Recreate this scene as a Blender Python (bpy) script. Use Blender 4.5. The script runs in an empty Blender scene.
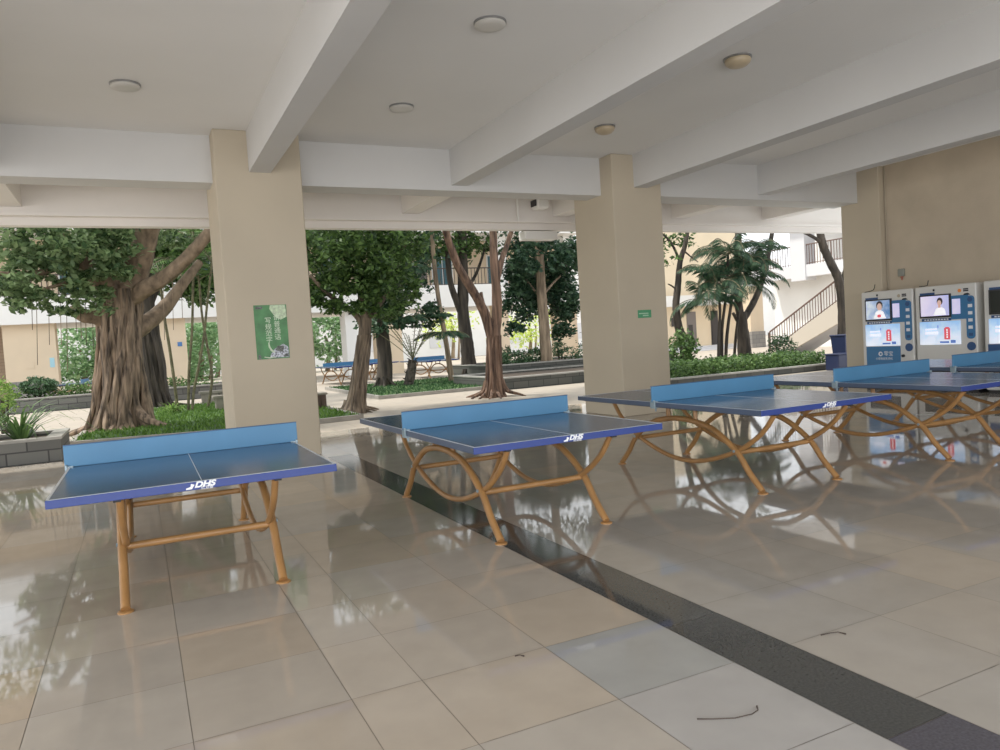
import bpy, math, random
import numpy as np
from mathutils import Vector, Matrix

random.seed(7)
rng = np.random.default_rng(7)
scn = bpy.context.scene
COL = scn.collection
PI = math.pi

# ------------------------------------------------------------------ camera
F_PX, YAW, PITCH, ROLL, CAM_H = 745.61, math.radians(25.8162), math.radians(2.7552), math.radians(-3.5719), 1.4527
FWD = Vector((math.sin(YAW) * math.cos(PITCH), math.cos(YAW) * math.cos(PITCH), -math.sin(PITCH)))
_r0 = Vector((math.cos(YAW), -math.sin(YAW), 0))
_u0 = _r0.cross(FWD)
RIGHT = math.cos(ROLL) * _r0 + math.sin(ROLL) * _u0
UP = -math.sin(ROLL) * _r0 + math.cos(ROLL) * _u0
CAM = Vector((0, 0, CAM_H))


def ray(px, py):
    return RIGHT * ((px - 500) / F_PX) - UP * ((py - 375) / F_PX) + FWD


def at(px, py, Y):
    """survey helper: the point at distance Y from the camera's row, seen at a photo position"""
    d = ray(px, py)
    return CAM + d * (Y / d.y)


def atz(px, py, z=0.0):
    d = ray(px, py)
    return CAM + d * ((z - CAM_H) / d.z)


def atx(px, py, X):
    d = ray(px, py)
    return CAM + d * (X / d.x)


cam = bpy.data.cameras.new('camera')
cam.sensor_fit = 'HORIZONTAL'
cam.sensor_width = 36
cam.lens = F_PX / 1000 * 36
cam.clip_end = 400
camo = bpy.data.objects.new('camera', cam)
M = Matrix((RIGHT, UP, -FWD)).transposed().to_4x4()
M.translation = CAM
camo.matrix_world = M
COL.objects.link(camo)
scn.camera = camo


# ------------------------------------------------------------------ materials
def new_mat(name):
    m = bpy.data.materials.new(name)
    m.use_nodes = True
    nt = m.node_tree
    b = nt.nodes['Principled BSDF']
    return m, nt, b


def mat(name, col, rough=0.6, metal=0.0, spec=0.5, noise=None, bump=None, emit=None, coat=0.0):
    """col: base colour; noise=(scale, amount): brightness mottling; bump=(scale, strength)"""
    m, nt, b = new_mat(name)
    b.inputs['Base Color'].default_value = (*col, 1)
    b.inputs['Roughness'].default_value = rough
    b.inputs['Metallic'].default_value = metal
    b.inputs['Specular IOR Level'].default_value = spec
    b.inputs['Coat Weight'].default_value = coat
    if emit:
        b.inputs['Emission Color'].default_value = (*col, 1)
        b.inputs['Emission Strength'].default_value = emit
    if noise or bump:
        tc = nt.nodes.new('ShaderNodeTexCoord')
    if noise:
        n = nt.nodes.new('ShaderNodeTexNoise')
        n.inputs['Scale'].default_value = noise[0]
        n.inputs['Detail'].default_value = 5
        nt.links.new(tc.outputs['Object'], n.inputs['Vector'])
        r = nt.nodes.new('ShaderNodeValToRGB')
        a = noise[1]
        r.color_ramp.elements[0].position = 0.3
        r.color_ramp.elements[1].position = 0.7
        r.color_ramp.elements[0].color = (*[c * (1 - a) for c in col], 1)
        r.color_ramp.elements[1].color = (*[min(1, c * (1 + a)) for c in col], 1)
        nt.links.new(n.outputs['Fac'], r.inputs['Fac'])
        nt.links.new(r.outputs['Color'], b.inputs['Base Color'])
    if bump:
        n2 = nt.nodes.new('ShaderNodeTexNoise')
        n2.inputs['Scale'].default_value = bump[0]
        n2.inputs['Detail'].default_value = 4
        nt.links.new(tc.outputs['Object'], n2.inputs['Vector'])
        bp = nt.nodes.new('ShaderNodeBump')
        bp.inputs['Strength'].default_value = bump[1]
        bp.inputs['Distance'].default_value = 0.02
        nt.links.new(n2.outputs['Fac'], bp.inputs['Height'])
        nt.links.new(bp.outputs['Normal'], b.inputs['Normal'])
    return m


def leaf_mat(name, dark, light, trans=0.35, rough=0.45):
    m, nt, b = new_mat(name)
    g = nt.nodes.new('ShaderNodeNewGeometry')
    r = nt.nodes.new('ShaderNodeValToRGB')
    r.color_ramp.elements[0].color = (*dark, 1)
    r.color_ramp.elements[1].color = (*light, 1)
    nt.links.new(g.outputs['Random Per Island'], r.inputs['Fac'])
    nt.links.new(r.outputs['Color'], b.inputs['Base Color'])
    b.inputs['Roughness'].default_value = rough
    b.inputs['Specular IOR Level'].default_value = 0.3
    t = nt.nodes.new('ShaderNodeBsdfTranslucent')
    nt.links.new(r.outputs['Color'], t.inputs['Color'])
    mx = nt.nodes.new('ShaderNodeMixShader')
    mx.inputs['Fac'].default_value = trans
    nt.links.new(b.outputs['BSDF'], mx.inputs[1])
    nt.links.new(t.outputs['BSDF'], mx.inputs[2])
    out = nt.nodes['Material Output']
    nt.links.new(mx.outputs['Shader'], out.inputs['Surface'])
    return m


def bark_mat(name, dark, light, stretch=0.15, scale=9):
    m, nt, b = new_mat(name)
    tc = nt.nodes.new('ShaderNodeTexCoord')
    mp = nt.nodes.new('ShaderNodeMapping')
    mp.inputs['Scale'].default_value = (1, 1, stretch)
    nt.links.new(tc.outputs['Object'], mp.inputs['Vector'])
    n = nt.nodes.new('ShaderNodeTexNoise')
    n.inputs['Scale'].default_value = scale
    n.inputs['Detail'].default_value = 6
    nt.links.new(mp.outputs['Vector'], n.inputs['Vector'])
    r = nt.nodes.new('ShaderNodeValToRGB')
    r.color_ramp.elements[0].position = 0.32
    r.color_ramp.elements[1].position = 0.68
    r.color_ramp.elements[0].color = (*dark, 1)
    r.color_ramp.elements[1].color = (*light, 1)
    nt.links.new(n.outputs['Fac'], r.inputs['Fac'])
    nt.links.new(r.outputs['Color'], b.inputs['Base Color'])
    b.inputs['Roughness'].default_value = 0.85
    bp = nt.nodes.new('ShaderNodeBump')
    bp.inputs['Strength'].default_value = 0.6
    bp.inputs['Distance'].default_value = 0.04
    nt.links.new(n.outputs['Fac'], bp.inputs['Height'])
    nt.links.new(bp.outputs['Normal'], b.inputs['Normal'])
    return m


def brick_mat(name, c1, c2, mortar, scale, bw=0.5, bh=0.25, rot=(PI / 2, 0, 0), rough=0.8):
    m, nt, b = new_mat(name)
    tc = nt.nodes.new('ShaderNodeTexCoord')
    mp = nt.nodes.new('ShaderNodeMapping')
    mp.inputs['Rotation'].default_value = rot
    nt.links.new(tc.outputs['Object'], mp.inputs['Vector'])
    br = nt.nodes.new('ShaderNodeTexBrick')
    br.inputs['Scale'].default_value = scale
    br.inputs['Color1'].default_value = (*c1, 1)
    br.inputs['Color2'].default_value = (*c2, 1)
    br.inputs['Mortar'].default_value = (*mortar, 1)
    br.inputs['Mortar Size'].default_value = 0.012
    br.inputs['Brick Width'].default_value = bw
    br.inputs['Row Height'].default_value = bh
    nt.links.new(mp.outputs['Vector'], br.inputs['Vector'])
    nt.links.new(br.outputs['Color'], b.inputs['Base Color'])
    b.inputs['Roughness'].default_value = rough
    return m


MT = {}
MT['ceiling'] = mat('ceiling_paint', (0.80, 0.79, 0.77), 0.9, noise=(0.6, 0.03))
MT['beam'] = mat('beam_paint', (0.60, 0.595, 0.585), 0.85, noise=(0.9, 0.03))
MT['column'] = mat('column_cream_paint', (0.50, 0.43, 0.325), 0.75, noise=(0.9, 0.05), bump=(60, 0.05))
MT['wall'] = mat('wall_cream_plaster', (0.50, 0.42, 0.315), 0.8, noise=(1.6, 0.09), bump=(35, 0.15))
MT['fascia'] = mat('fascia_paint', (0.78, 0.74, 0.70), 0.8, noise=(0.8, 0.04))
MT['white'] = mat('white_paint', (0.78, 0.77, 0.74), 0.6)
MT['black'] = mat('black_plastic', (0.012, 0.012, 0.015), 0.4)
MT['lampdome'] = mat('lamp_dome_white', (0.60, 0.58, 0.54), 0.35)
MT['lampdome_warm'] = mat('lamp_dome_aged', (0.52, 0.42, 0.28), 0.35)
MT['lampring'] = mat('lamp_ring', (0.28, 0.28, 0.28), 0.3, metal=0.6)

MT['table_top'] = mat('table_top_blue', (0.028, 0.082, 0.185), 0.22, noise=(3.0, 0.12), spec=0.5)
MT['table_edge'] = mat('table_edge_blue', (0.007, 0.030, 0.20), 0.42)
MT['table_side'] = mat('table_side_slate', (0.05, 0.075, 0.13), 0.4)
MT['line'] = mat('table_white_line', (0.62, 0.65, 0.68), 0.5)
MT['net'] = mat('net_board_blue', (0.055, 0.20, 0.38), 0.45, noise=(2.5, 0.08))
MT['net_rim'] = mat('net_board_rim', (0.03, 0.09, 0.2), 0.5)
MT['frame'] = mat('frame_yellow_paint', (0.33, 0.165, 0.055), 0.42, noise=(5, 0.16))
MT['bracket'] = mat('bracket_steel', (0.25, 0.33, 0.38), 0.4, metal=0.4)
MT['under'] = mat('table_underside', (0.03, 0.03, 0.035), 0.7)
MT['logo'] = mat('logo_white', (0.8, 0.82, 0.85), 0.5)

MT['machine'] = mat('machine_white', (0.66, 0.65, 0.62), 0.35)
MT['machine_side'] = mat('machine_side_grey', (0.33, 0.32, 0.30), 0.4)
MT['mblue'] = mat('machine_blue', (0.03, 0.16, 0.36), 0.35)
MT['mblue2'] = mat('machine_dark_blue', (0.02, 0.07, 0.20), 0.35)
MT['mlabel'] = mat('machine_label_print', (0.75, 0.78, 0.82), 0.5)
MT['morange'] = mat('machine_orange', (0.8, 0.25, 0.05), 0.5)
MT['screen_dark'] = mat('screen_off', (0.015, 0.02, 0.018), 0.15)
MT['skin'] = mat('ad_skin', (0.75, 0.5, 0.42), 0.5, emit=0.3)
MT['hair'] = mat('ad_hair', (0.05, 0.03, 0.04), 0.5)
MT['adwhite'] = mat('ad_white_print', (0.95, 0.95, 1.0), 0.5, emit=0.5)
MT['adred'] = mat('ad_red_print', (0.8, 0.10, 0.13), 0.5, emit=0.35)
MT['adnavy'] = mat('ad_navy_print', (0.08, 0.16, 0.45), 0.5, emit=0.5)


def grad_emit(name, c0, c1, axis, lo, hi, strength, nscale=6, namt=0.25):
    m, nt, b = new_mat(name)
    tc = nt.nodes.new('ShaderNodeTexCoord')
    sp = nt.nodes.new('ShaderNodeSeparateXYZ')
    nt.links.new(tc.outputs['Object'], sp.inputs[0])
    mr = nt.nodes.new('ShaderNodeMapRange')
    mr.inputs['From Min'].default_value = lo
    mr.inputs['From Max'].default_value = hi
    nt.links.new(sp.outputs[axis], mr.inputs['Value'])
    n = nt.nodes.new('ShaderNodeTexNoise')
    n.inputs['Scale'].default_value = nscale
    nt.links.new(tc.outputs['Object'], n.inputs['Vector'])
    ad = nt.nodes.new('ShaderNodeMath')
    ad.operation = 'MULTIPLY_ADD'
    ad.inputs[1].default_value = namt * 2
    ad.inputs[2].default_value = -namt
    nt.links.new(n.outputs['Fac'], ad.inputs[0])
    sm = nt.nodes.new('ShaderNodeMath')
    sm.operation = 'ADD'
    nt.links.new(mr.outputs['Result'], sm.inputs[0])
    nt.links.new(ad.outputs[0], sm.inputs[1])
    r = nt.nodes.new('ShaderNodeValToRGB')
    r.color_ramp.elements[0].color = (*c0, 1)
    r.color_ramp.elements[1].color = (*c1, 1)
    nt.links.new(sm.outputs[0], r.inputs['Fac'])
    nt.links.new(r.outputs['Color'], b.inputs['Base Color'])
    nt.links.new(r.outputs['Color'], b.inputs['Emission Color'])
    b.inputs['Emission Strength'].default_value = strength
    b.inputs['Roughness'].default_value = 0.25
    return m


MT['screen_lilac'] = grad_emit('screen_lilac', (0.48, 0.50, 0.85), (0.80, 0.72, 0.92), 1, -0.3, 0.3, 0.42)
MT['screen_blue'] = grad_emit('screen_blue_ad', (0.10, 0.25, 0.55), (0.70, 0.80, 0.95), 1, -0.3, 0.3, 0.32, 9, 0.6)
MT['ad_box'] = grad_emit('ad_lightbox', (0.85, 0.90, 1.0), (0.16, 0.42, 0.78), 2, -0.25, 0.32, 0.5, 7, 0.3)

MT['granite'] = brick_mat('planter_stone_cladding', (0.085, 0.085, 0.08), (0.14, 0.14, 0.13), (0.04, 0.04, 0.04), 1.0, 0.55, 0.19)
MT['coping'] = mat('planter_coping', (0.30, 0.29, 0.265), 0.7, noise=(4, 0.2))
MT['dark_stone'] = brick_mat('dark_planter_stone', (0.05, 0.055, 0.05), (0.085, 0.085, 0.075), (0.03, 0.03, 0.03), 1.0, 0.5, 0.2)
MT['soil'] = mat('soil', (0.07, 0.05, 0.035), 0.95, noise=(6, 0.4))
MT['paving'] = brick_mat('courtyard_paving', (0.40, 0.345, 0.28), (0.37, 0.32, 0.265), (0.30, 0.255, 0.205), 1.0, 0.9, 0.6, rot=(0, 0, 0), rough=0.7)
MT['grass_base'] = mat('lawn_ground', (0.05, 0.11, 0.02), 0.95, noise=(3, 0.45))
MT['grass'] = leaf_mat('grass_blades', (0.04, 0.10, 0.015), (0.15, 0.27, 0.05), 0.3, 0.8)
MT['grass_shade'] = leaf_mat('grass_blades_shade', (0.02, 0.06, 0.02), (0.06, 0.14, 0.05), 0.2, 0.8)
MT['kerb'] = mat('lawn_kerb', (0.30, 0.28, 0.25), 0.8, noise=(3, 0.2))

MT['bark_banyan'] = bark_mat('banyan_bark', (0.032, 0.022, 0.015), (0.33, 0.235, 0.16), .10, 13)
MT['bark_branch'] = bark_mat('banyan_branch_bark', (0.10, 0.07, 0.045), (0.27, 0.19, 0.125), .7, 7)
MT['bark_dark'] = bark_mat('dark_bark', (0.012, 0.009, 0.007), (0.07, 0.054, 0.04))
MT['bark_red'] = bark_mat('reddish_bark', (0.035, 0.018, 0.012), (0.23, 0.135, 0.088), .1, 12)
MT['bark_tan'] = bark_mat('tan_bark', (0.10, 0.07, 0.045), (0.34, 0.25, 0.165))
MT['bark_ficus'] = bark_mat('ficus_bark', (0.05, 0.037, 0.026), (0.24, 0.18, 0.125), .12, 12)
MT['stem_green'] = bark_mat('palm_stem', (0.06, 0.055, 0.03), (0.19, 0.17, 0.09), 0.6, 14)
MT['leaf_mid'] = leaf_mat('leaf_mid', (0.025, 0.06, 0.02), (0.20, 0.30, 0.12), .4)
MT['leaf_banyan'] = leaf_mat('leaf_banyan', (0.035, 0.08, 0.03), (0.27, 0.38, 0.17), .45)
MT['leaf_dark'] = leaf_mat('leaf_dark', (0.016, 0.04, 0.014), (0.13, 0.23, 0.06), 0.38)
MT['leaf_teal'] = leaf_mat('leaf_teal', (0.014, 0.04, 0.026), (0.08, 0.15, 0.075), 0.3)
MT['leaf_bright'] = leaf_mat('leaf_bright', (0.06, 0.15, 0.03), (0.34, 0.50, 0.12), 0.5)
MT['leaf_hedge'] = leaf_mat('leaf_hedge', (0.03, 0.075, 0.02), (0.16, 0.27, 0.08), 0.3)
MT['leaf_topiary'] = leaf_mat('leaf_topiary', (0.03, 0.075, 0.035), (0.11, 0.20, 0.09), 0.25)
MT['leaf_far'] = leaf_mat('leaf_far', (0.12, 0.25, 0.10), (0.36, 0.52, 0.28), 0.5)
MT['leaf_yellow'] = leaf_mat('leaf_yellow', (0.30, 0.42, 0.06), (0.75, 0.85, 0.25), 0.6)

MT['bldg_cream'] = mat('building_cream', (0.70, 0.56, 0.40), 0.8, noise=(0.8, 0.06))
MT['bldg_yellow'] = mat('building_yellow', (0.74, 0.61, 0.43), 0.8, noise=(0.8, 0.05))
MT['bldg_white'] = mat('building_white', (0.80, 0.79, 0.77), 0.75, noise=(0.6, 0.05))
MT['stringer'] = mat('stair_side_paint', (0.55, 0.49, 0.41), 0.8)
MT['bldg_grey'] = mat('building_cool_grey', (0.62, 0.62, 0.64), 0.75)  # one even cool grey for slabs, columns and stairs
MT['glass_dark'] = mat('window_dark_glass', (0.03, 0.05, 0.06), 0.15)
MT['curtain'] = mat('teal_curtain', (0.04, 0.12, 0.15), 0.7)
MT['door_dark'] = mat('door_dark', (0.035, 0.03, 0.03), 0.6)
MT['door_grey'] = mat('door_grey', (0.16, 0.14, 0.13), 0.6)
MT['rail'] = mat('railing_dark', (0.07, 0.055, 0.05), 0.5, metal=0.3)
MT['rail_red'] = mat('railing_brown', (0.13, 0.07, 0.05), 0.5)
MT['plinth'] = brick_mat('plinth_tiles', (0.20, 0.19, 0.18), (0.26, 0.24, 0.22), (0.12, 0.12, 0.12), 1.0, 0.5, 0.25)
MT['bin'] = mat('bin_blue_plastic', (0.004, 0.011, 0.05), 0.5)
MT['bench'] = mat('bench_stone', (0.24, 0.215, 0.175), 0.8, noise=(5, 0.2))
MT['bench_brown'] = bark_mat('bench_brown_slats', (0.05, 0.03, 0.022), (0.12, 0.08, 0.06), 0.2, 12)
MT['grey_box'] = mat('junction_grey', (0.22, 0.23, 0.20), 0.5)
MT['red_tip'] = mat('junction_red_cap', (0.35, 0.12, 0.08), 0.5)
MT['conduit'] = mat('conduit_grey', (0.42, 0.36, 0.27), 0.5)
MT['poster_green'] = mat('poster_green', (0.05, 0.20, 0.06), 0.45, noise=(7, 0.35))
MT['poster_pale'] = mat('poster_pale_green', (0.50, 0.62, 0.42), 0.5, noise=(30, 0.3))
MT['poster_white'] = mat('poster_lettering', (0.62, 0.72, 0.55), 0.5)
MT['poster_photo'] = mat('poster_flowers', (0.42, 0.44, 0.50), 0.5, noise=(45, 0.9))
MT['poster_dark'] = mat('poster_dark_print', (0.09, 0.10, 0.09), 0.5, noise=(60, 0.8))
MT['sign_green'] = mat('sign_green', (0.06, 0.30, 0.14), 0.45)
MT['sign_mint'] = mat('sign_mint', (0.40, 0.60, 0.45), 0.5)
MT['twig'] = mat('dry_twig', (0.07, 0.05, 0.04), 0.9)
MT['sign_blue'] = mat('sign_blue', (0.06, 0.17, 0.42), 0.5)
MT['sign_pale_blue'] = mat('sign_pale_blue', (0.35, 0.60, 0.70), 0.5)
MT['alu'] = mat('lilac_net', (0.6, 0.6, 0.6), 0.5)


# ------------------------------------------------------------------ mesh builder
class MB:
    def __init__(s):
        s.v, s.f, s.mi = [], [], []

    def add(s, verts, faces, mi=0):
        o = len(s.v)
        s.v += [tuple(v) for v in verts]
        s.f += [tuple(i + o for i in f) for f in faces]
        s.mi += [mi] * len(faces)

    def box(s, c, d, mi=0, rot=None, bev=0.0):
        x, y, z = d[0] / 2, d[1] / 2, d[2] / 2
        if bev <= 0:
            vs = [(-x, -y, -z), (x, -y, -z), (x, y, -z), (-x, y, -z), (-x, -y, z), (x, -y, z), (x, y, z), (-x, y, z)]
            fs = [(3, 2, 1, 0), (4, 5, 6, 7), (0, 1, 5, 4), (1, 2, 6, 5), (2, 3, 7, 6), (3, 0, 4, 7)]
        else:
            b = min(bev, x * .9, y * .9, z * .9)
            vs, ring = [], []
            for zz, ins in ((-z, b), (-z + b, 0), (z - b, 0), (z, b)):
                xx, yy = x - ins, y - ins
                k = b if ins == 0 else b * .4
                pts = [(-xx + k, -yy), (xx - k, -yy), (xx, -yy + k), (xx, yy - k), (xx - k, yy), (-xx + k, yy), (-xx, yy - k), (-xx, -yy + k)]
                ring.append([len(vs) + i for i in range(8)])
                vs += [(p[0], p[1], zz) for p in pts]
            fs = [tuple(reversed(ring[0])), tuple(ring[3])]
            for a, b2 in zip(ring, ring[1:]):
                for i in range(8):
                    j = (i + 1) % 8
                    fs.append((a[i], a[j], b2[j], b2[i]))
        c = Vector(c)
        vs = [(rot @ Vector(v) if rot else Vector(v)) + c for v in vs]
        s.add(vs, fs, mi)

    def bb(s, x0, x1, y0, y1, z0, z1, mi=0, bev=0.0):
        s.box(((x0 + x1) / 2, (y0 + y1) / 2, (z0 + z1) / 2), (x1 - x0, y1 - y0, z1 - z0), mi, None, bev)

    def tube(s, path, rad, n=8, mi=0, cap=True, wob=0.0):
        P = [Vector(p) for p in path]
        if not hasattr(rad, '__len__'):
            rad = [rad] * len(P)
        rings, prev = [], None
        for i, p in enumerate(P):
            t = (P[min(i + 1, len(P) - 1)] - P[max(i - 1, 0)])
            t = t.normalized() if t.length > 1e-9 else Vector((0, 0, 1))
            if prev is None:
                a = Vector((1, 0, 0)) if abs(t.x) < .9 else Vector((0, 1, 0))
                u = (a - t * a.dot(t)).normalized()
            else:
                u = (prev - t * prev.dot(t)).normalized()
            prev = u
            w = t.cross(u)
            ring = []
            for k in range(n):
                an = 2 * PI * k / n
                rr = rad[i] * (1 + (random.uniform(-wob, wob) if wob else 0))
                ring.append(p + (u * math.cos(an) + w * math.sin(an)) * rr)
            rings.append(ring)
        vs = [v for r in rings for v in r]
        fs = []
        for i in range(len(rings) - 1):
            for k in range(n):
                k2 = (k + 1) % n
                fs.append((i * n + k, i * n + k2, (i + 1) * n + k2, (i + 1) * n + k))
        if cap:
            fs.append(tuple(reversed(range(n))))
            fs.append(tuple((len(rings) - 1) * n + k for k in range(n)))
        s.add(vs, fs, mi)

    def lathe(s, prof, c=(0, 0, 0), n=24, mi=0):
        """prof: list of (r, z)"""
        vs, fs = [], []
        c = Vector(c)
        for r, z in prof:
            for k in range(n):
                an = 2 * PI * k / n
                vs.append(c + Vector((r * math.cos(an), r * math.sin(an), z)))
        for i in range(len(prof) - 1):
            for k in range(n):
                k2 = (k + 1) % n
                fs.append((i * n + k, i * n + k2, (i + 1) * n + k2, (i + 1) * n + k))
        fs.append(tuple(reversed(range(n))))
        fs.append(tuple((len(prof) - 1) * n + k for k in range(n)))
        s.add(vs, fs, mi)

    def prism(s, poly, axis, a0, a1, mi=0):
        """extrude a 2D polygon along an axis; poly coords are the two other axes in order"""
        def p3(u, v, a):
            return {0: (a, u, v), 1: (u, a, v), 2: (u, v, a)}[axis]
        n = len(poly)
        vs = [p3(u, v, a0) for u, v in poly] + [p3(u, v, a1) for u, v in poly]
        fs = [tuple(reversed(range(n))), tuple(range(n, 2 * n))]
        fs += [(i, (i + 1) % n, n + (i + 1) % n, n + i) for i in range(n)]
        s.add(vs, fs, mi)

    def build(s, name, mats, parent=None, smooth=False, origin=None):
        me = bpy.data.meshes.new(name)
        vs = s.v
        if origin is not None:
            o = Vector(origin)
            vs = [tuple(Vector(v) - o) for v in vs]
        me.from_pydata(vs, [], s.f)
        if not isinstance(mats, (list, tuple)):
            mats = [mats]
        for m in mats:
            me.materials.append(m)
        me.polygons.foreach_set('material_index', s.mi)
        if smooth:
            me.polygons.foreach_set('use_smooth', [True] * len(s.f))
            try:
                me.set_sharp_from_angle(angle=math.radians(45))
            except Exception:
                pass
        me.update()
        ob = bpy.data.objects.new(name, me)
        if origin is not None:
            ob.location = origin
        COL.objects.link(ob)
        if parent is not None:
            ob.parent = parent
        return ob


def quads_obj(name, V, m, parent=None):
    """V: numpy (n,4,3) of quads"""
    n = len(V)
    me = bpy.data.meshes.new(name)
    me.vertices.add(n * 4)
    me.vertices.foreach_set('co', np.ascontiguousarray(V, dtype=np.float32).ravel())
    me.loops.add(n * 4)
    me.loops.foreach_set('vertex_index', np.arange(n * 4, dtype=np.int32))
    me.polygons.add(n)
    me.polygons.foreach_set('loop_start', np.arange(0, n * 4, 4, dtype=np.int32))
    me.polygons.foreach_set('loop_total', np.full(n, 4, dtype=np.int32))
    me.materials.append(m)
    me.update(calc_edges=True)
    me.validate()
    ob = bpy.data.objects.new(name, me)
    COL.objects.link(ob)
    if parent is not None:
        ob.parent = parent
    return ob


def empty(name, label, cat, loc=(0, 0, 0), rz=0.0, group=None):
    o = bpy.data.objects.new(name, None)
    COL.objects.link(o)
    o.location = loc
    o.rotation_euler = (0, 0, rz)
    o.empty_display_size = 0.2
    tag(o, label, cat, group)
    return o


def tag(o, label, cat, group=None, kind=None):
    o['label'] = label
    o['category'] = cat
    if group:
        o['group'] = group
    if kind:
        o['kind'] = kind
    return o


def struct(o):
    o['kind'] = 'structure'
    return o


def copy_tree(o, parent=None):
    c = o.copy()
    COL.objects.link(c)
    if parent is not None:
        c.parent = parent
    for ch in list(o.children):
        copy_tree(ch, c)
    return c


def text_obj(name, body, size, m, parent, loc, rot, align='CENTER', ext=0.001, shear=0.0, bold=0.0, sx=1.0):
    cu = bpy.data.curves.new(name, 'FONT')
    cu.body = body
    cu.size = size
    cu.align_x = align
    cu.align_y = 'CENTER'
    cu.extrude = ext
    cu.shear = shear
    cu.offset = bold
    to = bpy.data.objects.new(name + '_src', cu)
    COL.objects.link(to)
    bpy.context.view_layer.update()
    me = bpy.data.meshes.new_from_object(to.evaluated_get(bpy.context.evaluated_depsgraph_get()))
    bpy.data.objects.remove(to)
    me.materials.clear()
    me.materials.append(m)
    ob = bpy.data.objects.new(name, me)
    COL.objects.link(ob)
    ob.parent = parent
    ob.location = loc
    ob.rotation_euler = rot
    ob.scale = (sx, 1, 1)
    return ob


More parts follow.
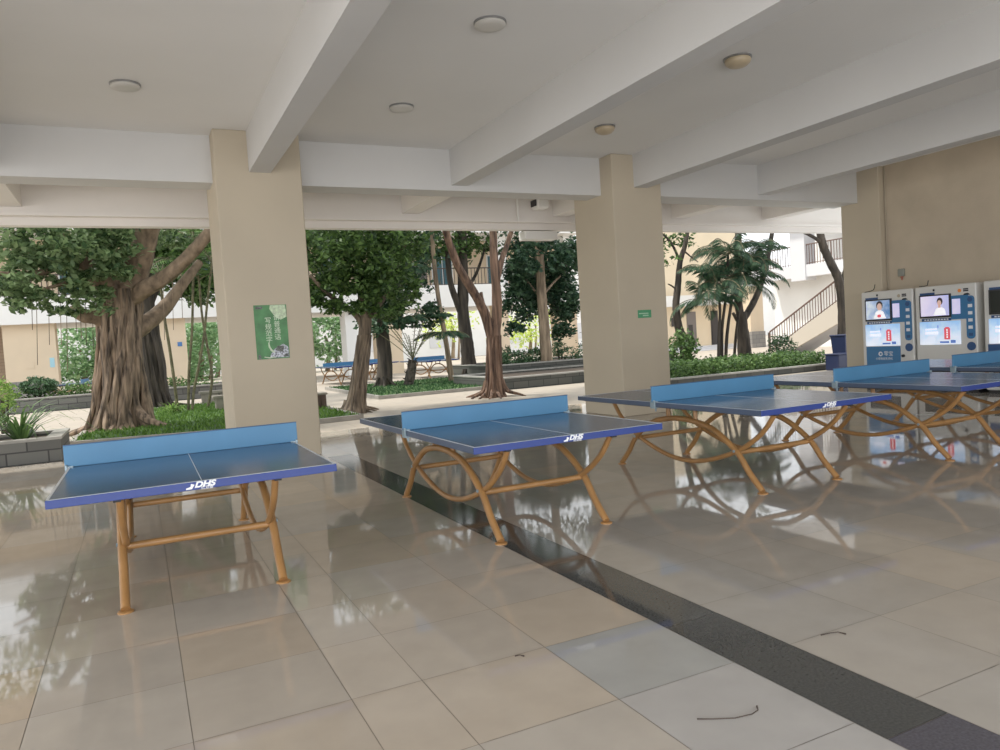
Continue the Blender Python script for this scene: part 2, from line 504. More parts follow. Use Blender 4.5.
# ------------------------------------------------------------------ the hall: floor
def floor_build():
    V, F, MI, CV, RV = [], [], [], [], []
    base = (0.46, 0.405, 0.34)

    def tile(x0, x1, y0, y1, mi, col):
        g = 0.0016
        o = len(V)
        V.extend([(x0 + g, y0 + g, 0), (x1 - g, y0 + g, 0), (x1 - g, y1 - g, 0), (x0 + g, y1 - g, 0)])
        F.append((o, o + 1, o + 2, o + 3))
        MI.append(mi)
        CV.append(col)
    rnd = random.Random(3)
    xs = [2.54 + .6 * k for k in range(0, 20)]
    cols = [(a, a + .6) for a in xs if a < 13.7]
    cols[-1] = (cols[-1][0], 13.75)
    cols += [(1.61, 2.21), (1.0, 1.61), (0.69, 1.0), (0.08, 0.69)]
    a = 0.08
    while a > -12:
        cols.append((a - .6, a))
        a -= .6
    for (x0, x1) in cols:
        # joints line up at y = 3.03 + 0.6 k
        k = -14
        while True:
            y0 = 3.03 + .6 * k
            y1 = y0 + .6
            k += 1
            if y0 > 13.19:
                break
            y1 = min(y1, 13.25)
            v = rnd.gauss(1.0, 0.035)
            hue = rnd.gauss(0, 0.012)
            c = [base[0] * v + hue, base[1] * v, base[2] * v - hue]
            if x0 > 2.5:                         # the far bays are laid in a greyer batch
                f = rnd.choice([0.35, 0.6, 0.75, 0.9])
                gcol = (0.385, 0.36, 0.325)
                c = [c[i] * (1 - f) + gcol[i] * f for i in range(3)]
            if abs(x0 - 1.61) < .01 and y0 < 2.9:
                c = [0.36, 0.36, 0.345] if y0 > 2.2 else [0.42, 0.405, 0.39]
            if abs(x0 - 1.0) < .01 and y0 < 1.5:
                c = [0.42, 0.405, 0.39]
            tile(x0, x1, y0, y1, 0, c)
    k = -6
    while True:
        y0 = 1.7 + 1.2 * k
        k += 1
        if y0 > 13.2:
            break
        v = rnd.gauss(1, .08)
        if y0 > 9.5:
            tile(2.21, 2.54, y0, min(y0 + 1.2, 13.25), 0, [base[0] * .95, base[1] * .95, base[2] * .95])
        else:
            c = (0.068 * v, 0.070 * v, 0.068 * v)
            if y0 < 1.0:
                c = (0.075, 0.072, 0.088)
            tile(2.21, 2.54, y0, min(y0 + 1.2, 13.25), 1, c)
    # the bed of grout just below the tiles, and the floor's edge
    o = len(V)
    V.extend([(-12, -6, -.0025), (13.8, -6, -.0025), (13.8, 13.25, -.0025), (-12, 13.25, -.0025),
              (-12, -6, -.15), (13.8, -6, -.15), (13.8, 13.25, -.15), (-12, 13.25, -.15)])
    for f in ((0, 1, 2, 3), (2, 6, 7, 3), (0, 4, 5, 1), (1, 5, 6, 2), (3, 7, 4, 0)):
        F.append(tuple(o + i for i in f))
        MI.append(2)
        CV.append((.2, .18, .15))
    me = bpy.data.meshes.new('floor')
    me.from_pydata(V, [], F)
    me.polygons.foreach_set('material_index', MI)
    at_ = me.color_attributes.new('tile_col', 'FLOAT_COLOR', 'CORNER')
    data = []
    for p, c in zip(me.polygons, CV):
        data += [c[0], c[1], c[2], 1] * len(p.vertices)
    at_.data.foreach_set('color', data)
    mats = []
    for nm, r0, r1 in (('polished_tile', .024, .06), ('polished_granite', .05, .10)):
        m, nt, b = new_mat(nm)
        a_ = nt.nodes.new('ShaderNodeVertexColor')
        a_.layer_name = 'tile_col'
        tc = nt.nodes.new('ShaderNodeTexCoord')
        n = nt.nodes.new('ShaderNodeTexNoise')
        n.inputs['Scale'].default_value = 4.5 if nm == 'polished_tile' else 90
        n.inputs['Detail'].default_value = 6
        nt.links.new(tc.outputs['Object'], n.inputs['Vector'])
        mr = nt.nodes.new('ShaderNodeMapRange')
        mr.inputs['From Min'].default_value = .3
        mr.inputs['From Max'].default_value = .7
        mr.inputs['To Min'].default_value = .94 if nm == 'polished_tile' else .75
        mr.inputs['To Max'].default_value = 1.04 if nm == 'polished_tile' else 1.35
        nt.links.new(n.outputs['Fac'], mr.inputs['Value'])
        mx = nt.nodes.new('ShaderNodeVectorMath')
        mx.operation = 'SCALE'
        nt.links.new(a_.outputs['Color'], mx.inputs[0])
        nt.links.new(mr.outputs['Result'], mx.inputs['Scale'])
        nt.links.new(mx.outputs[0], b.inputs['Base Color'])
        n2 = nt.nodes.new('ShaderNodeTexNoise')
        n2.inputs['Scale'].default_value = 1.1
        nt.links.new(tc.outputs['Object'], n2.inputs['Vector'])
        m2 = nt.nodes.new('ShaderNodeMapRange')
        m2.inputs['From Min'].default_value = .3
        m2.inputs['From Max'].default_value = .7
        m2.inputs['To Min'].default_value = r0
        m2.inputs['To Max'].default_value = r1
        nt.links.new(n2.outputs['Fac'], m2.inputs['Value'])
        nt.links.new(m2.outputs['Result'], b.inputs['Roughness'])
        b.inputs['Specular IOR Level'].default_value = 0.5
        mats.append(m)
    mats.append(mat('grout', (0.20, 0.17, 0.14), 0.9))
    for m in mats:
        me.materials.append(m)
    ob = bpy.data.objects.new('floor', me)
    COL.objects.link(ob)
    struct(ob)


floor_build()

# courtyard ground (lower by a hair than the hall floor) : one paved sheet all around
g = MB()
g.bb(-60, 90, 13.25, 90, -.25, -.02)
g.bb(-60, 90, -60, -6, -.25, -.02)
g.bb(-60, -12, -6, 13.25, -.25, -.02)
struct(g.build('ground', MT['paving']))

# ------------------------------------------------------------------ the hall: ceiling, beams, columns, wall
CZ = 4.43
m = MB()
m.bb(-12, 14.0, -5.0, 13.42, CZ, CZ + .25)
m.bb(14.0, 22.0, 10.6, 13.42, CZ, CZ + .25)
struct(m.build('ceiling', MT['ceiling']))

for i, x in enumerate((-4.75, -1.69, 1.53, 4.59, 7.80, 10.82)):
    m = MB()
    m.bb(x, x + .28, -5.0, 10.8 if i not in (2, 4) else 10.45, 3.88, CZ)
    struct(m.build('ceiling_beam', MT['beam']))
    m = MB()
    m.bb(x, x + .32, 11.25, 13.2, 3.87, CZ)
    struct(m.build('cantilever_beam', MT['fascia']))
m = MB()
m.bb(13.5, 13.86, 11.25, 13.2, 3.87, CZ)
struct(m.build('cantilever_beam', MT['fascia']))
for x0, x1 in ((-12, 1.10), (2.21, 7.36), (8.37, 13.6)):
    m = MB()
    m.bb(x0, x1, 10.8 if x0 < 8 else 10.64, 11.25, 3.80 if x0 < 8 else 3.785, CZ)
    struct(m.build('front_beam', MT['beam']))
m = MB()
m.bb(-12, 22, 13.2, 13.42, 3.76, CZ)
m.bb(-12, 22, 13.42, 13.62, 3.63, CZ + .3)
m.bb(-12, 22, 13.14, 13.2, 3.735, 3.785)
struct(m.build('edge_beam', MT['fascia']))

for (x0, x1, y0, y1) in ((1.10, 2.22, 10.45, 11.72), (7.36, 8.37, 10.45, 11.68), (13.55, 14.6, 10.15, 11.05)):
    m = MB()
    m.box(((x0 + x1) / 2, (y0 + y1) / 2, CZ / 2), (x1 - x0, y1 - y0, CZ), bev=.012)
    struct(m.build('column', MT['column']))
m = MB()
m.bb(13.72, 13.95, -5, 10.15, 0, CZ)
struct(m.build('wall_right', MT['wall']))

# ceiling lamps
for i, (x, y, kind) in enumerate(((0.11, 9.0, 0), (3.21, 8.98, 0), (3.22, 6.40, 0), (6.30, 6.41, 1), (6.35, 9.13, 1))):
    lab = ['flat white ceiling lamp left of the poster column',
           'flat white ceiling lamp between the first two beams, near the row of pillars',
           'round white ceiling lamp nearer the camera between the first two beams',
           'aged yellowish dome lamp on the ceiling, nearer the camera of the two domes',
           'aged yellowish dome lamp on the ceiling by the second pillar'][i]
    e = empty('ceiling_lamp', lab, 'ceiling lamp', (x, y, CZ), group='ceiling lamps')
    b = MB()
    b.lathe([(.155, 0), (.155, -.016), (.145, -.02)], n=28)
    b.build('base_ring', MT['lampring'] if kind == 0 else MT['lampring'], e, True)
    b = MB()
    if kind == 0:
        b.lathe([(.143, -.012), (.15, -.03), (.138, -.042), (.09, -.05), (.02, -.053)], n=28)
    else:
        b.lathe([(.138, -.012), (.146, -.035), (.133, -.065), (.10, -.092), (.05, -.106), (.01, -.109)], n=28)
    b.build('lamp_cover', MT['lampdome'] if kind == 0 else MT['lampdome_warm'], e, True)

# ------------------------------------------------------------------ poster and sign on the pillars
e = empty('poster', 'green portrait poster with white Chinese lettering on the front of the first pillar', 'poster', (1.665, 10.447, 1.742))
b = MB()
b.box((0, 0, 0), (.43, .006, .73))
b.build('sheet', MT['poster_green'], e)
b = MB()     # pale swirl in the top right corner
pts = [(0.0, .36), (.20, .36), (.21, .20), (.13, .16), (.06, .20), (.02, .26), (-.01, .31)]
b.prism(pts, 1, -.0052, -.0032)
b.build('pale_corner', MT['poster_pale'], e)
b = MB()
pts = [(-.05, -.35), (.21, -.35), (.20, -.21), (.14, -.17), (.07, -.20), (.01, -.24), (-.03, -.30)]
b.prism(pts, 1, -.0052, -.0032)
b.build('flower_picture', MT['poster_photo'], e)
b = MB()
pts = [(.03, -.25), (.13, -.28), (.15, -.20), (.06, -.19)]
b.prism(pts, 1, -.0062, -.0042)
b.build('dark_print', MT['poster_dark'], e)
b = MB()
pts = [(.13, -.345), (.20, -.345), (.20, -.30), (.15, -.31)]
b.prism(pts, 1, -.0062, -.0042)
b.build('dark_print', MT['poster_dark'], e)
b = MB()
pts = [(-.20, -.36), (-.16, -.36), (-.165, -.31), (-.195, -.30)]
b.prism(pts, 1, -.0062, -.0042)
b.build('dark_print', MT['poster_dark'], e)
b = MB()
pts = [(-.19, .31), (-.10, .31), (-.10, .345), (-.19, .345)]
b.prism(pts, 1, -.0062, -.0042)
b.build('dark_print', MT['poster_dark'], e)
b = MB()     # pale curl beside the flowers
b.tube([(-.05, -.005, -.15), (-.045, -.005, -.2), (-.02, -.005, -.25), (.02, -.005, -.28)], [.008, .011, .014, .008], n=6)
b.tube([(-.12, -.005, -.335), (-.05, -.005, -.35), (.02, -.005, -.34)], [.006, .009, .006], n=6)
b.build('pale_curl', MT['poster_white'], e)
text_obj('lettering', '讲\n普\n通\n话', .088, MT['poster_white'], e, (.075, -.0052, .055), (PI / 2, 0, 0))
text_obj('lettering', '写\n规\n范\n字', .088, MT['poster_white'], e, (-.04, -.0052, .02), (PI / 2, 0, 0))

e = empty('wall_sign', 'small green plate on the front of the second pillar', 'sign', (7.88, 10.447, 1.73))
b = MB()
b.box((0, 0, 0), (.28, .006, .135))
b.build('plate', MT['sign_green'], e)
b = MB()
b.box((-.02, -.0035, .008), (.20, .002, .018))
b.box((.02, -.0035, -.028), (.12, .002, .02))
b.build('printed_bar', MT['sign_mint'], e)


# ------------------------------------------------------------------ table tennis tables
def spline(pts, n=40):
    """Catmull-Rom through (y, z) points"""
    P = [pts[0]] + list(pts) + [pts[-1]]
    out = []
    for i in range(1, len(P) - 2):
        p0, p1, p2, p3 = [Vector(p) for p in P[i - 1:i + 3]]
        for k in range(n):
            t = k / n
            out.append(.5 * ((2 * p1) + (p2 - p0) * t + (2 * p0 - 5 * p1 + 4 * p2 - p3) * t * t + (3 * p1 - p0 - 3 * p2 + p3) * t ** 3))
    out.append(Vector(pts[-1]))
    return out


TW, TL = 1.525, 2.74


def make_table(label, logo=True):
    e = empty('table_tennis_table', label, 'table tennis table', group='blue table tennis tables in the hall')
    b = MB()
    b.box((0, 0, .7375), (TW, TL - .006, .045), 4, bev=.004)
    for s in (-1, 1):
        b.box((0, s * (TL / 2 - .004), .7375), (TW, .008, .045), 1, bev=.002)
    z = .7605
    b.box((0, 0, z), (TW - .004, TL - .004, .001), 0)
    z = .7615
    for s in (-1, 1):
        b.box((s * (TW / 2 - .009), 0, z), (.014, TL - .004, .001), 2)
        b.box((0, s * (TL / 2 - .009), z), (TW - .004, .014, .001), 2)
    b.box((0, 0, z), (.004, TL, .001), 2)
    b.box((0, 0, .711), (TW - .1, TL - .12, .012), 3)
    for s in (-1, 1):                       # steel angle under the long sides
        b.box((s * .437, 0, .694), (.04, TL - .3, .03), 3)
    b.build('tabletop', [MT['table_top'], MT['table_edge'], MT['line'], MT['under'], MT['table_side']], e)
    b = MB()
    b.box((0, 0, .836), (1.565, .018, .148), 0, bev=.003)
    b.box((0, 0, .912), (1.567, .020, .006), 1)
    b.build('net', [MT['net'], MT['net_rim']], e)
    for s in (-1, 1):
        b = MB()
        b.box((s * .772, 0, .745), (.016, .07, .07), bev=.003)
        b.box((s * .755, 0, .765), (.05, .06, .008))
        b.box((s * .755, 0, .708), (.05, .06, .01))
        b.tube([(s * .74, 0, .70), (s * .74, 0, .672)], .008, 6)
        b.build('net_clamp', MT['bracket'], e)
    arch = [(-1.03, .02), (-.885, .16), (-.735, .335), (-.46, .50), (-.2, .56), (0, .572), (.2, .56), (.46, .50), (.735, .335), (.885, .16), (1.03, .02)]
    ubar = [(-1.18, .69), (-1.02, .51), (-.735, .335), (-.34, .205), (0, .165), (.34, .205), (.735, .335), (1.02, .51), (1.18, .69)]
    for s in (-1, 1):
        x = s * .437
        b = MB()
        b.tube([(x + s * .012, p[0], p[1]) for p in spline(arch, 6)], .027, 10)
        a = b.build('arched_leg', MT['frame'], e, True)
        for sy in (-1, 1):
            f = MB()
            f.lathe([(.045, 0), (.045, .008), (.036, .012)], (x + s * .012, sy * 1.03, 0), 14)
            f.build('foot_plate', MT['frame'], a)
        b = MB()
        b.tube([(x - s * .012, p[0], p[1]) for p in spline(ubar, 6)], .022, 10)
        b.build('curved_brace', MT['frame'], e, True)
        for sy in (-1, 1):
            b = MB()
            b.tube([(x, sy * .2, .57), (x, sy * .2, .70)], .022, 8)
            b.box((x, sy * .2, .697), (.09, .09, .008))
            b.build('support_post', MT['frame'], e, True)
            b = MB()
            b.tube([(x + s * .045, sy * .735, .335), (x + s * .03, sy * .735, .335)], .013, 6)
            b.build('bolt', MT['bracket'], e)
    for sy in (-1, 1):
        b = MB()
        b.tube([(-.425, sy * .73, .318), (.425, sy * .73, .318)], .023, 10)
        b.build('crossbar', MT['frame'], e, True)
    if logo:
        lg = MB()                          # swoosh, letters and three small characters on the front edge
        y = -TL / 2 - .0015
        lg.prism([(-.085, .721), (-.055, .722), (-.04, .745), (-.058, .752), (-.062, .735), (-.085, .729)], 1, y, y + .003)
        lo = lg.build('edge_logo', MT['logo'], e)
        text_obj('letters', 'DHS', .044, MT['logo'], lo, (.012, y, .742), (PI / 2, 0, 0), shear=.3, bold=.002, sx=1.25)
        text_obj('characters', '红双喜', .022, MT['logo'], lo, (.025, y, .7215), (PI / 2, 0, 0))
    return e


tables = [
    (0.2818, 5.869, -.294, 'blue table tennis table at the far left, in front of the poster pillar'),
    (2.6709, 5.779, .07, 'second blue table tennis table from the left, standing over the dark floor stripe'),
    (5.1452, 5.741, -.23, 'third blue table tennis table from the left, in front of the second pillar'),
    (7.4780, 5.625, -.40, 'fourth blue table tennis table from the left, with its net before the first vending machine'),
    (9.7292, 5.784, 0, 'fifth blue table tennis table, at the right edge, mostly hidden behind the fourth table'),
]
proto = None
for i, (x, y, a, lab) in enumerate(tables):
    if proto is None:
        t = proto = make_table(lab)
    else:
        t = copy_tree(proto)
        t['label'] = lab
    t.location = (x, y, 0)
    t.rotation_euler = (0, 0, math.radians(a))


# ------------------------------------------------------------------ vending machines along the right wall
def rounded(u0, u1, v0, v1, r, n=6):
    pts = []
    for cx, cy, a0 in ((u1 - r, v1 - r, 0), (u0 + r, v1 - r, 90), (u0 + r, v0 + r, 180), (u1 - r, v0 + r, 270)):
        for k in range(n + 1):
            a = math.radians(a0 + 90 * k / n)
            pts.append((cx + r * math.cos(a), cy + r * math.sin(a)))
    return pts


def machine(label, yc, w, kind):
    """faces -x; local axes: x depth, y along the wall (u = from the far end towards the camera, -y), z up"""
    e = empty('vending_machine', label, 'vending machine', (13.05, yc, 0), group='vending machines along the right wall')
    D, Ht = .47, 1.90
    b = MB()
    b.box((D / 2, 0, Ht / 2 + .04), (D, w, Ht - .04), 0, bev=.015)
    b.box((D / 2, 0, .03), (D - .06, w - .06, .06), 1)
    b.build('cabinet', [MT['machine'], MT['black']], e)
    Y = lambda u: w / 2 - u * w            # u 0..1 left to right as one faces the machine

    def plate(name, u0, u1, z0, z1, m, x0=-.006, x1=.002, r=None, parent=e):
        p = MB()
        if r:
            p.prism(rounded(min(Y(u0), Y(u1)), max(Y(u0), Y(u1)), z0, z1, r), 0, x0, x1)
        else:
            p.bb(x0, x1, Y(u1), Y(u0), z0, z1)
        o = p.build(name, m, parent, origin=((x0 + x1) / 2, (Y(u0) + Y(u1)) / 2, (z0 + z1) / 2))
        return o
    # blue backing panel right of the screen, small screen in it
    bp = plate('payment_panel', .60, .88, 1.30, 1.72, MT['mblue'], -.008)
    sm = plate('payment_screen', .625, .755, 1.395, 1.66, MT['screen_lilac'] if kind < 2 else MT['screen_dark'], -.0015, .0, None, bp)
    sm.location = (-.006, 0, 0) if False else (-.0055, (Y(.69)) - (Y(.74)), .0175)
    plate('header_strip', .09, .34, 1.765, 1.805, MT['mblue2'], -.01)
    sc = plate('screen_bezel', .085, .61, 1.345, 1.765, MT['black'], -.022, .0)
    pic = {0: MT['screen_blue'], 1: MT['screen_lilac'], 2: MT['screen_dark']}[kind]
    dp = MB()
    hw = .235 * w
    dp.box((0, 0, 0), (.004, 2 * hw, .36))
    d = dp.build('screen_picture', pic, sc)
    d.location = (-.012, .003, .005)
    if kind == 1:                           # advert: a dark-haired person in pale clothes at the right of the picture
        p = MB()
        cy = -.10
        p.prism([(cy + .055 * math.cos(a), .075 + .07 * math.sin(a)) for a in [k * PI / 8 for k in range(16)]], 0, -.0035, -.0015)
        p.build('pictured_hair', MT['hair'], d)
        p = MB()
        p.prism([(cy + .008 + .038 * math.cos(a), .045 + .052 * math.sin(a)) for a in [k * PI / 8 for k in range(16)]], 0, -.0045, -.0025)
        p.prism([(cy - .01, .01), (cy + .03, .01), (cy + .035, -.04), (cy - .02, -.04)], 0, -.0045, -.0025)
        p.build('pictured_face', MT['skin'], d)
        p = MB()
        p.prism([(cy - .11, -.17), (cy + .12, -.17), (cy + .07, -.06), (cy + .02, -.03), (cy - .03, -.03), (cy - .09, -.07)], 0, -.0042, -.0022)
        p.build('pictured_shirt', MT['adwhite'], d)
    if kind == 0:
        p = MB()
        cy = -.04
        p.prism([(cy + .07 * math.cos(a), .085 + .085 * math.sin(a)) for a in [k * PI / 8 for k in range(16)]], 0, -.0035, -.0015)
        p.build('pictured_hair', MT['hair'], d)
        p = MB()
        p.prism([(cy + .052 * math.cos(a), .055 + .07 * math.sin(a)) for a in [k * PI / 8 for k in range(16)]], 0, -.0045, -.0025)
        p.build('pictured_face', MT['skin'], d)
        p = MB()
        p.prism([(cy - .13, -.17), (cy + .13, -.17), (cy + .08, -.04), (cy + .03, -.015), (cy - .03, -.015), (cy - .08, -.04)], 0, -.0042, -.0022)
        p.build('pictured_shirt', MT['adwhite'], d)
        p = MB()
        p.prism(rounded(cy - .03, cy + .05, -.15, -.09, .02), 0, -.006, -.004)
        p.build('pictured_product', MT['adred'], d)
    ls = plate('lower_strip', .11, .60, 1.285, 1.335, MT['mblue2'], -.009)
    q = MB()
    for k in range(9):
        q.bb(-.002, 0, -.23 + k * .052, -.195 + k * .052, -.011, .011)
    q = q.build('strip_print', MT['mlabel'], ls)
    q.location = (-.0045, 0, 0)
    # keypad: blue pill with white keys, round return button below
    kp = plate('selection_column', .845, .975, .95, 1.70, MT['mblue'], -.012, .002, .06)
    for k in range(5):
        q = MB()
        q.box((0, 0, 0), (.003, .075, .055), bev=.001)
        q = q.build('key', MT['mlabel'] if k < 4 else MT['mblue2'], kp)
        q.location = (-.0085, 0, .20 - k * .125)
    q = MB()
    q.prism([(.045 * math.cos(a), .045 * math.sin(a)) for a in [k * PI / 10 for k in range(20)]], 0, -.003, 0)
    q = q.build('round_reader', MT['mblue2'], kp)
    q.location = (-.007, 0, .31)
    q = MB()
    q.prism([(.075 * math.cos(a), .075 * math.sin(a)) for a in [k * PI / 12 for k in range(24)]], 0, -.012, .002)
    q.build('round_button', MT['mblue2'], e, origin=(0, 0, 0)).location = (0, Y(.91), .82)
    # lit advert lightbox
    ad = plate('advert_lightbox', .075, .745, .86, 1.275, MT['ad_box'], -.014)
    q = MB()
    cy = -.14
    for k, (z0, z1, hw) in enumerate(((-.12, .085, .055), (.085, .105, .035))):
        q.bb(-.002, 0, cy - hw, cy + hw, z0, z1)
    q = q.build('red_can_print', MT['adred'], ad)
    q.location = (-.0085, 0, 0)
    q = MB()
    for k in range(4):
        q.bb(-.002, 0, cy - .012, cy + .012, -.09 + k * .042, -.062 + k * .042)
    for k in range(5):
        q.bb(-.002, 0, .03 + k * .05, .07 + k * .05, -.02, .03)
    for k in range(5):
        q.bb(-.002, 0, .05 + k * .045, .085 + k * .045, .055, .085)
    q = q.build('advert_lettering', MT['adwhite'], ad)
    q.location = (-.0102, 0, 0)
    q = MB()
    q.bb(-.002, 0, -.17, .0, -.185, -.15)
    q.bb(-.002, 0, -.29, -.20, -.185, -.13)
    q.bb(-.002, 0, .02, .035, .09, .14)
    q = q.build('navy_print', MT['adnavy'], ad)
    q.location = (-.0082, 0, 0)
    # top marks: orange ring and dark word, black lens
    q = MB()
    q.prism([(.032 * math.cos(a), .032 * math.sin(a)) for a in [k * PI / 10 for k in range(20)]], 0, -.003, .001)
    q.build('orange_emblem', MT['morange'] if kind != 0 else MT['conduit'], e).location = (0, Y(.745), 1.80)
    q = MB()
    q.bb(-.003, .001, -.045, .045, -.028, -.003)
    q.bb(-.003, .001, -.045, .045, .003, .028)
    q.build('emblem_word', MT['under'], e).location = (0, Y(.845), 1.805)
    q = MB()
    q.box((0, 0, 0), (.03, .025, .04), bev=.005)
    q.build('camera_lens', MT['black'], e).location = (-.008, Y(.33), 1.845)
    q = MB()
    q.prism([(-.06, 0), (.06, 0), (.03, .03), (-.02, .035)], 0, -.02, 0)
    q.build('small_hood', MT['black'], e).location = (0, Y(.86), 1.715)
    q = MB()
    q.tube([(0, 0, 0), (-.035, 0, 0)], .028, 12)
    q.build('lock_knob', MT['black'] if kind else MT['under'], e).location = (0, Y(.80), .66)
    # collection flap low down
    q = plate('collection_flap', .12, .72, .12, .38, MT['black'], -.012)
    if kind == 0:
        bb_ = plate('blue_name_panel', .075, .745, .475, .845, MT['mblue'], -.010)
        q = MB()
        q.prism([(.045 * math.cos(a), .045 * math.sin(a)) for a in [k * PI / 12 for k in range(24)]], 0, -.003, 0)
        q = q.build('emblem_ring', MT['mlabel'], bb_)
        q.location = (-.006, .055, .04)
        q2 = MB()
        q2.prism([(.022 * math.cos(a), .022 * math.sin(a)) for a in [k * PI / 12 for k in range(24)]], 0, -.004, -.002)
        q2.build('emblem_centre', MT['mblue'], bb_).location = (-.006, .05, .04)
        text_obj('name_lettering', '零宝', .10, MT['mlabel'], bb_, (-.0065, -.115, .04), (PI / 2, 0, -PI / 2))
        text_obj('small_lettering', '小型智能售货机', .052, MT['mlabel'], bb_, (-.0065, -.02, -.055), (PI / 2, 0, -PI / 2))
    if kind == 2:
        plate('dark_blue_panel', .05, .80, .50, .845, MT['mblue2'], -.010)
    return e


machine('white vending machine beside the pillar, with a blue name panel below its advert', 9.70, 1.09, 0)
machine('white vending machine in the middle of the row, with a lilac picture on its screen', 8.545, 1.12, 1)
machine('white vending machine at the right edge of the row, its screen switched off', 7.30, 1.12, 2)

# loose cables lying on top of the machines
for (x, y, lab, pts) in ((13.1, 10.2, 'short black cable end sticking up from the first vending machine', [(0, 0, 0), (0, -.12, .012), (0, -.19, .03), (.0, -.22, .07), (0, -.235, .14)]),
                         (13.1, 8.95, 'thin black cable on top of the middle vending machine', [(0, .1, .01), (0, 0, .012), (0, -.06, .02), (0, -.08, .11)])):
    b = MB()
    b.tube([(x + p[0], y + p[1], 1.925 + p[2]) for p in pts], .008, 6)
    tag(b.build('cable', MT['black'], origin=(x, y, 1.93)), lab, 'cable')

# junction box and conduit on the right wall
e = empty('junction_box', 'small grey junction box on the right wall above the first vending machine', 'junction box', (13.72, 9.82, 2.27))
b = MB()
b.box((-.03, 0, 0), (.06, .13, .15), bev=.01)
b.build('box_body', MT['grey_box'], e)
b = MB()
b.lathe([(.03, 0), (.02, -.05), (.008, -.08)], (-.03, -.01, -.075), 10)
b.build('cable_gland', MT['red_tip'], e, True)
b = MB()
b.tube([(13.70, 10.12, 0.0), (13.70, 10.12, 4.43)], .014, 8)
tag(b.build('conduit', MT['conduit'], origin=(13.70, 10.12, 0)), 'thin painted conduit running up the wall beside the last pillar', 'pipe')

# white box hanging under the slab edge
b = MB()
b.bb(7.22, 7.98, 13.35, 13.63, 3.43, 3.60, bev=.01)
tag(b.build('light_box', MT['white'], origin=(7.6, 13.5, 3.5)), 'white box unit fixed under the outer slab edge, left of the second pillar', 'box')
b = MB()
b.tube([(6.95, 13.1, 3.74), (6.95, 13.1, 4.36)], .02, 8)
tag(b.build('drain_pipe', MT['white'], origin=(6.95, 13.1, 3.8)), 'thin white pipe on the outer edge beam, left of the second pillar', 'pipe')
b = MB()
for c in ((0, 0, 0),):
    b.box((7.35, 12.9, 4.05), (.26, .3, .2), 0, bev=.03)
    b.box((7.2, 12.9, 4.06), (.02, .2, .12), 1)
tag(b.build('vent_unit', [MT['white'], MT['under']], origin=(7.35, 12.9, 4.05)), 'small vent unit with dark grille tucked beside the cantilever beam', 'vent')

# litter on the tiles
for i, (pts, lab) in enumerate(((((697, 719), (712, 719), (735, 718), (752, 714), (758, 710), (757, 706)), 'thin curved twig lying on the pale tiles beside the dark stripe'),
                                (((821, 635), (830, 633), (838, 632), (846, 634)), 'tiny dry twig lying on the grey tiles right of the stripe'),
                                (((515, 656), (520, 655), (524, 656)), 'tiny leaf scrap lying on the beige tiles'))):
    b = MB()
    P = [atz(px, py, .004) for px, py in pts]
    b.tube(P, [.003] + [.0022] * (len(P) - 2) + [.004], 5)
    tag(b.build('twig', MT['twig'], origin=P[0]), lab, 'twig', 'litter on the floor')

# ------------------------------------------------------------------ planting helpers
LEAF_SHAPE = np.array([(0, -.5, 0), (.27, 0.02, .05), (0, .5, 0), (-.27, .02, .05)])


def rand_rot(n, droop=0.0):
    """n orthonormal frames: leaf axis (y) and normal (z)"""
    ax = rng.normal(size=(n, 3))
    ax[:, 2] = ax[:, 2] * .6 - droop
    ax /= np.linalg.norm(ax, axis=1, keepdims=True)
    nn = rng.normal(size=(n, 3)) * .8
    nn[:, 2] += .9
    nn -= ax * (nn * ax).sum(1, keepdims=True)
    nn /= np.linalg.norm(nn, axis=1, keepdims=True)
    x = np.cross(ax, nn)
    return x, ax, nn


def leaves_at(P, size, var=.35, droop=.2):
    n = len(P)
    x, y, z = rand_rot(n, droop)
    s = size * (1 + rng.uniform(-var, var, n))[:, None, None]
    L = LEAF_SHAPE[None]
    V = L[..., 0:1] * x[:, None] + L[..., 1:2] * y[:, None] + L[..., 2:3] * z[:, None]
    return P[:, None, :] + V * s


def blob_points(c, r, n, clumps=40, spread=.22, shell=.55):
    """points in clumps inside an ellipsoid"""
    c = np.array(c, float)
    r = np.array(r, float) if hasattr(r, '__len__') else np.array([r] * 3, float)
    d = rng.normal(size=(clumps, 3))
    d /= np.linalg.norm(d, axis=1, keepdims=True)
    rad = (shell + (1 - shell) * rng.uniform(size=(clumps, 1))) * rng.uniform(.45, 1, (clumps, 1)) ** .4
    cc = d * rad
    k = rng.integers(0, clumps, n)
    p = cc[k] + rng.normal(size=(n, 3)) * spread
    return c + p * r


def foliage(name, blobs, size, m, parent=None, droop=.2):
    """blobs: (centre, radii, count, clumps, spread)"""
    Vs = []
    for c, r, n, cl, sp in blobs:
        Vs.append(leaves_at(blob_points(c, r, n, cl, sp), size, droop=droop))
    return quads_obj(name, np.concatenate(Vs), m, parent)


def smooth_path(pts, n=6):
    P = [Vector(p) for p in pts]
    if len(P) < 3:
        return [P[0].lerp(P[-1], k / n) for k in range(n + 1)]
    Q = [P[0]] + P + [P[-1]]
    out = []
    for i in range(1, len(Q) - 2):
        p0, p1, p2, p3 = Q[i - 1:i + 3]
        for k in range(n):
            t = k / n
            out.append(.5 * ((2 * p1) + (p2 - p0) * t + (2 * p0 - 5 * p1 + 4 * p2 - p3) * t * t + (3 * p1 - p0 - 3 * p2 + p3) * t ** 3))
    out.append(P[-1])
    return out


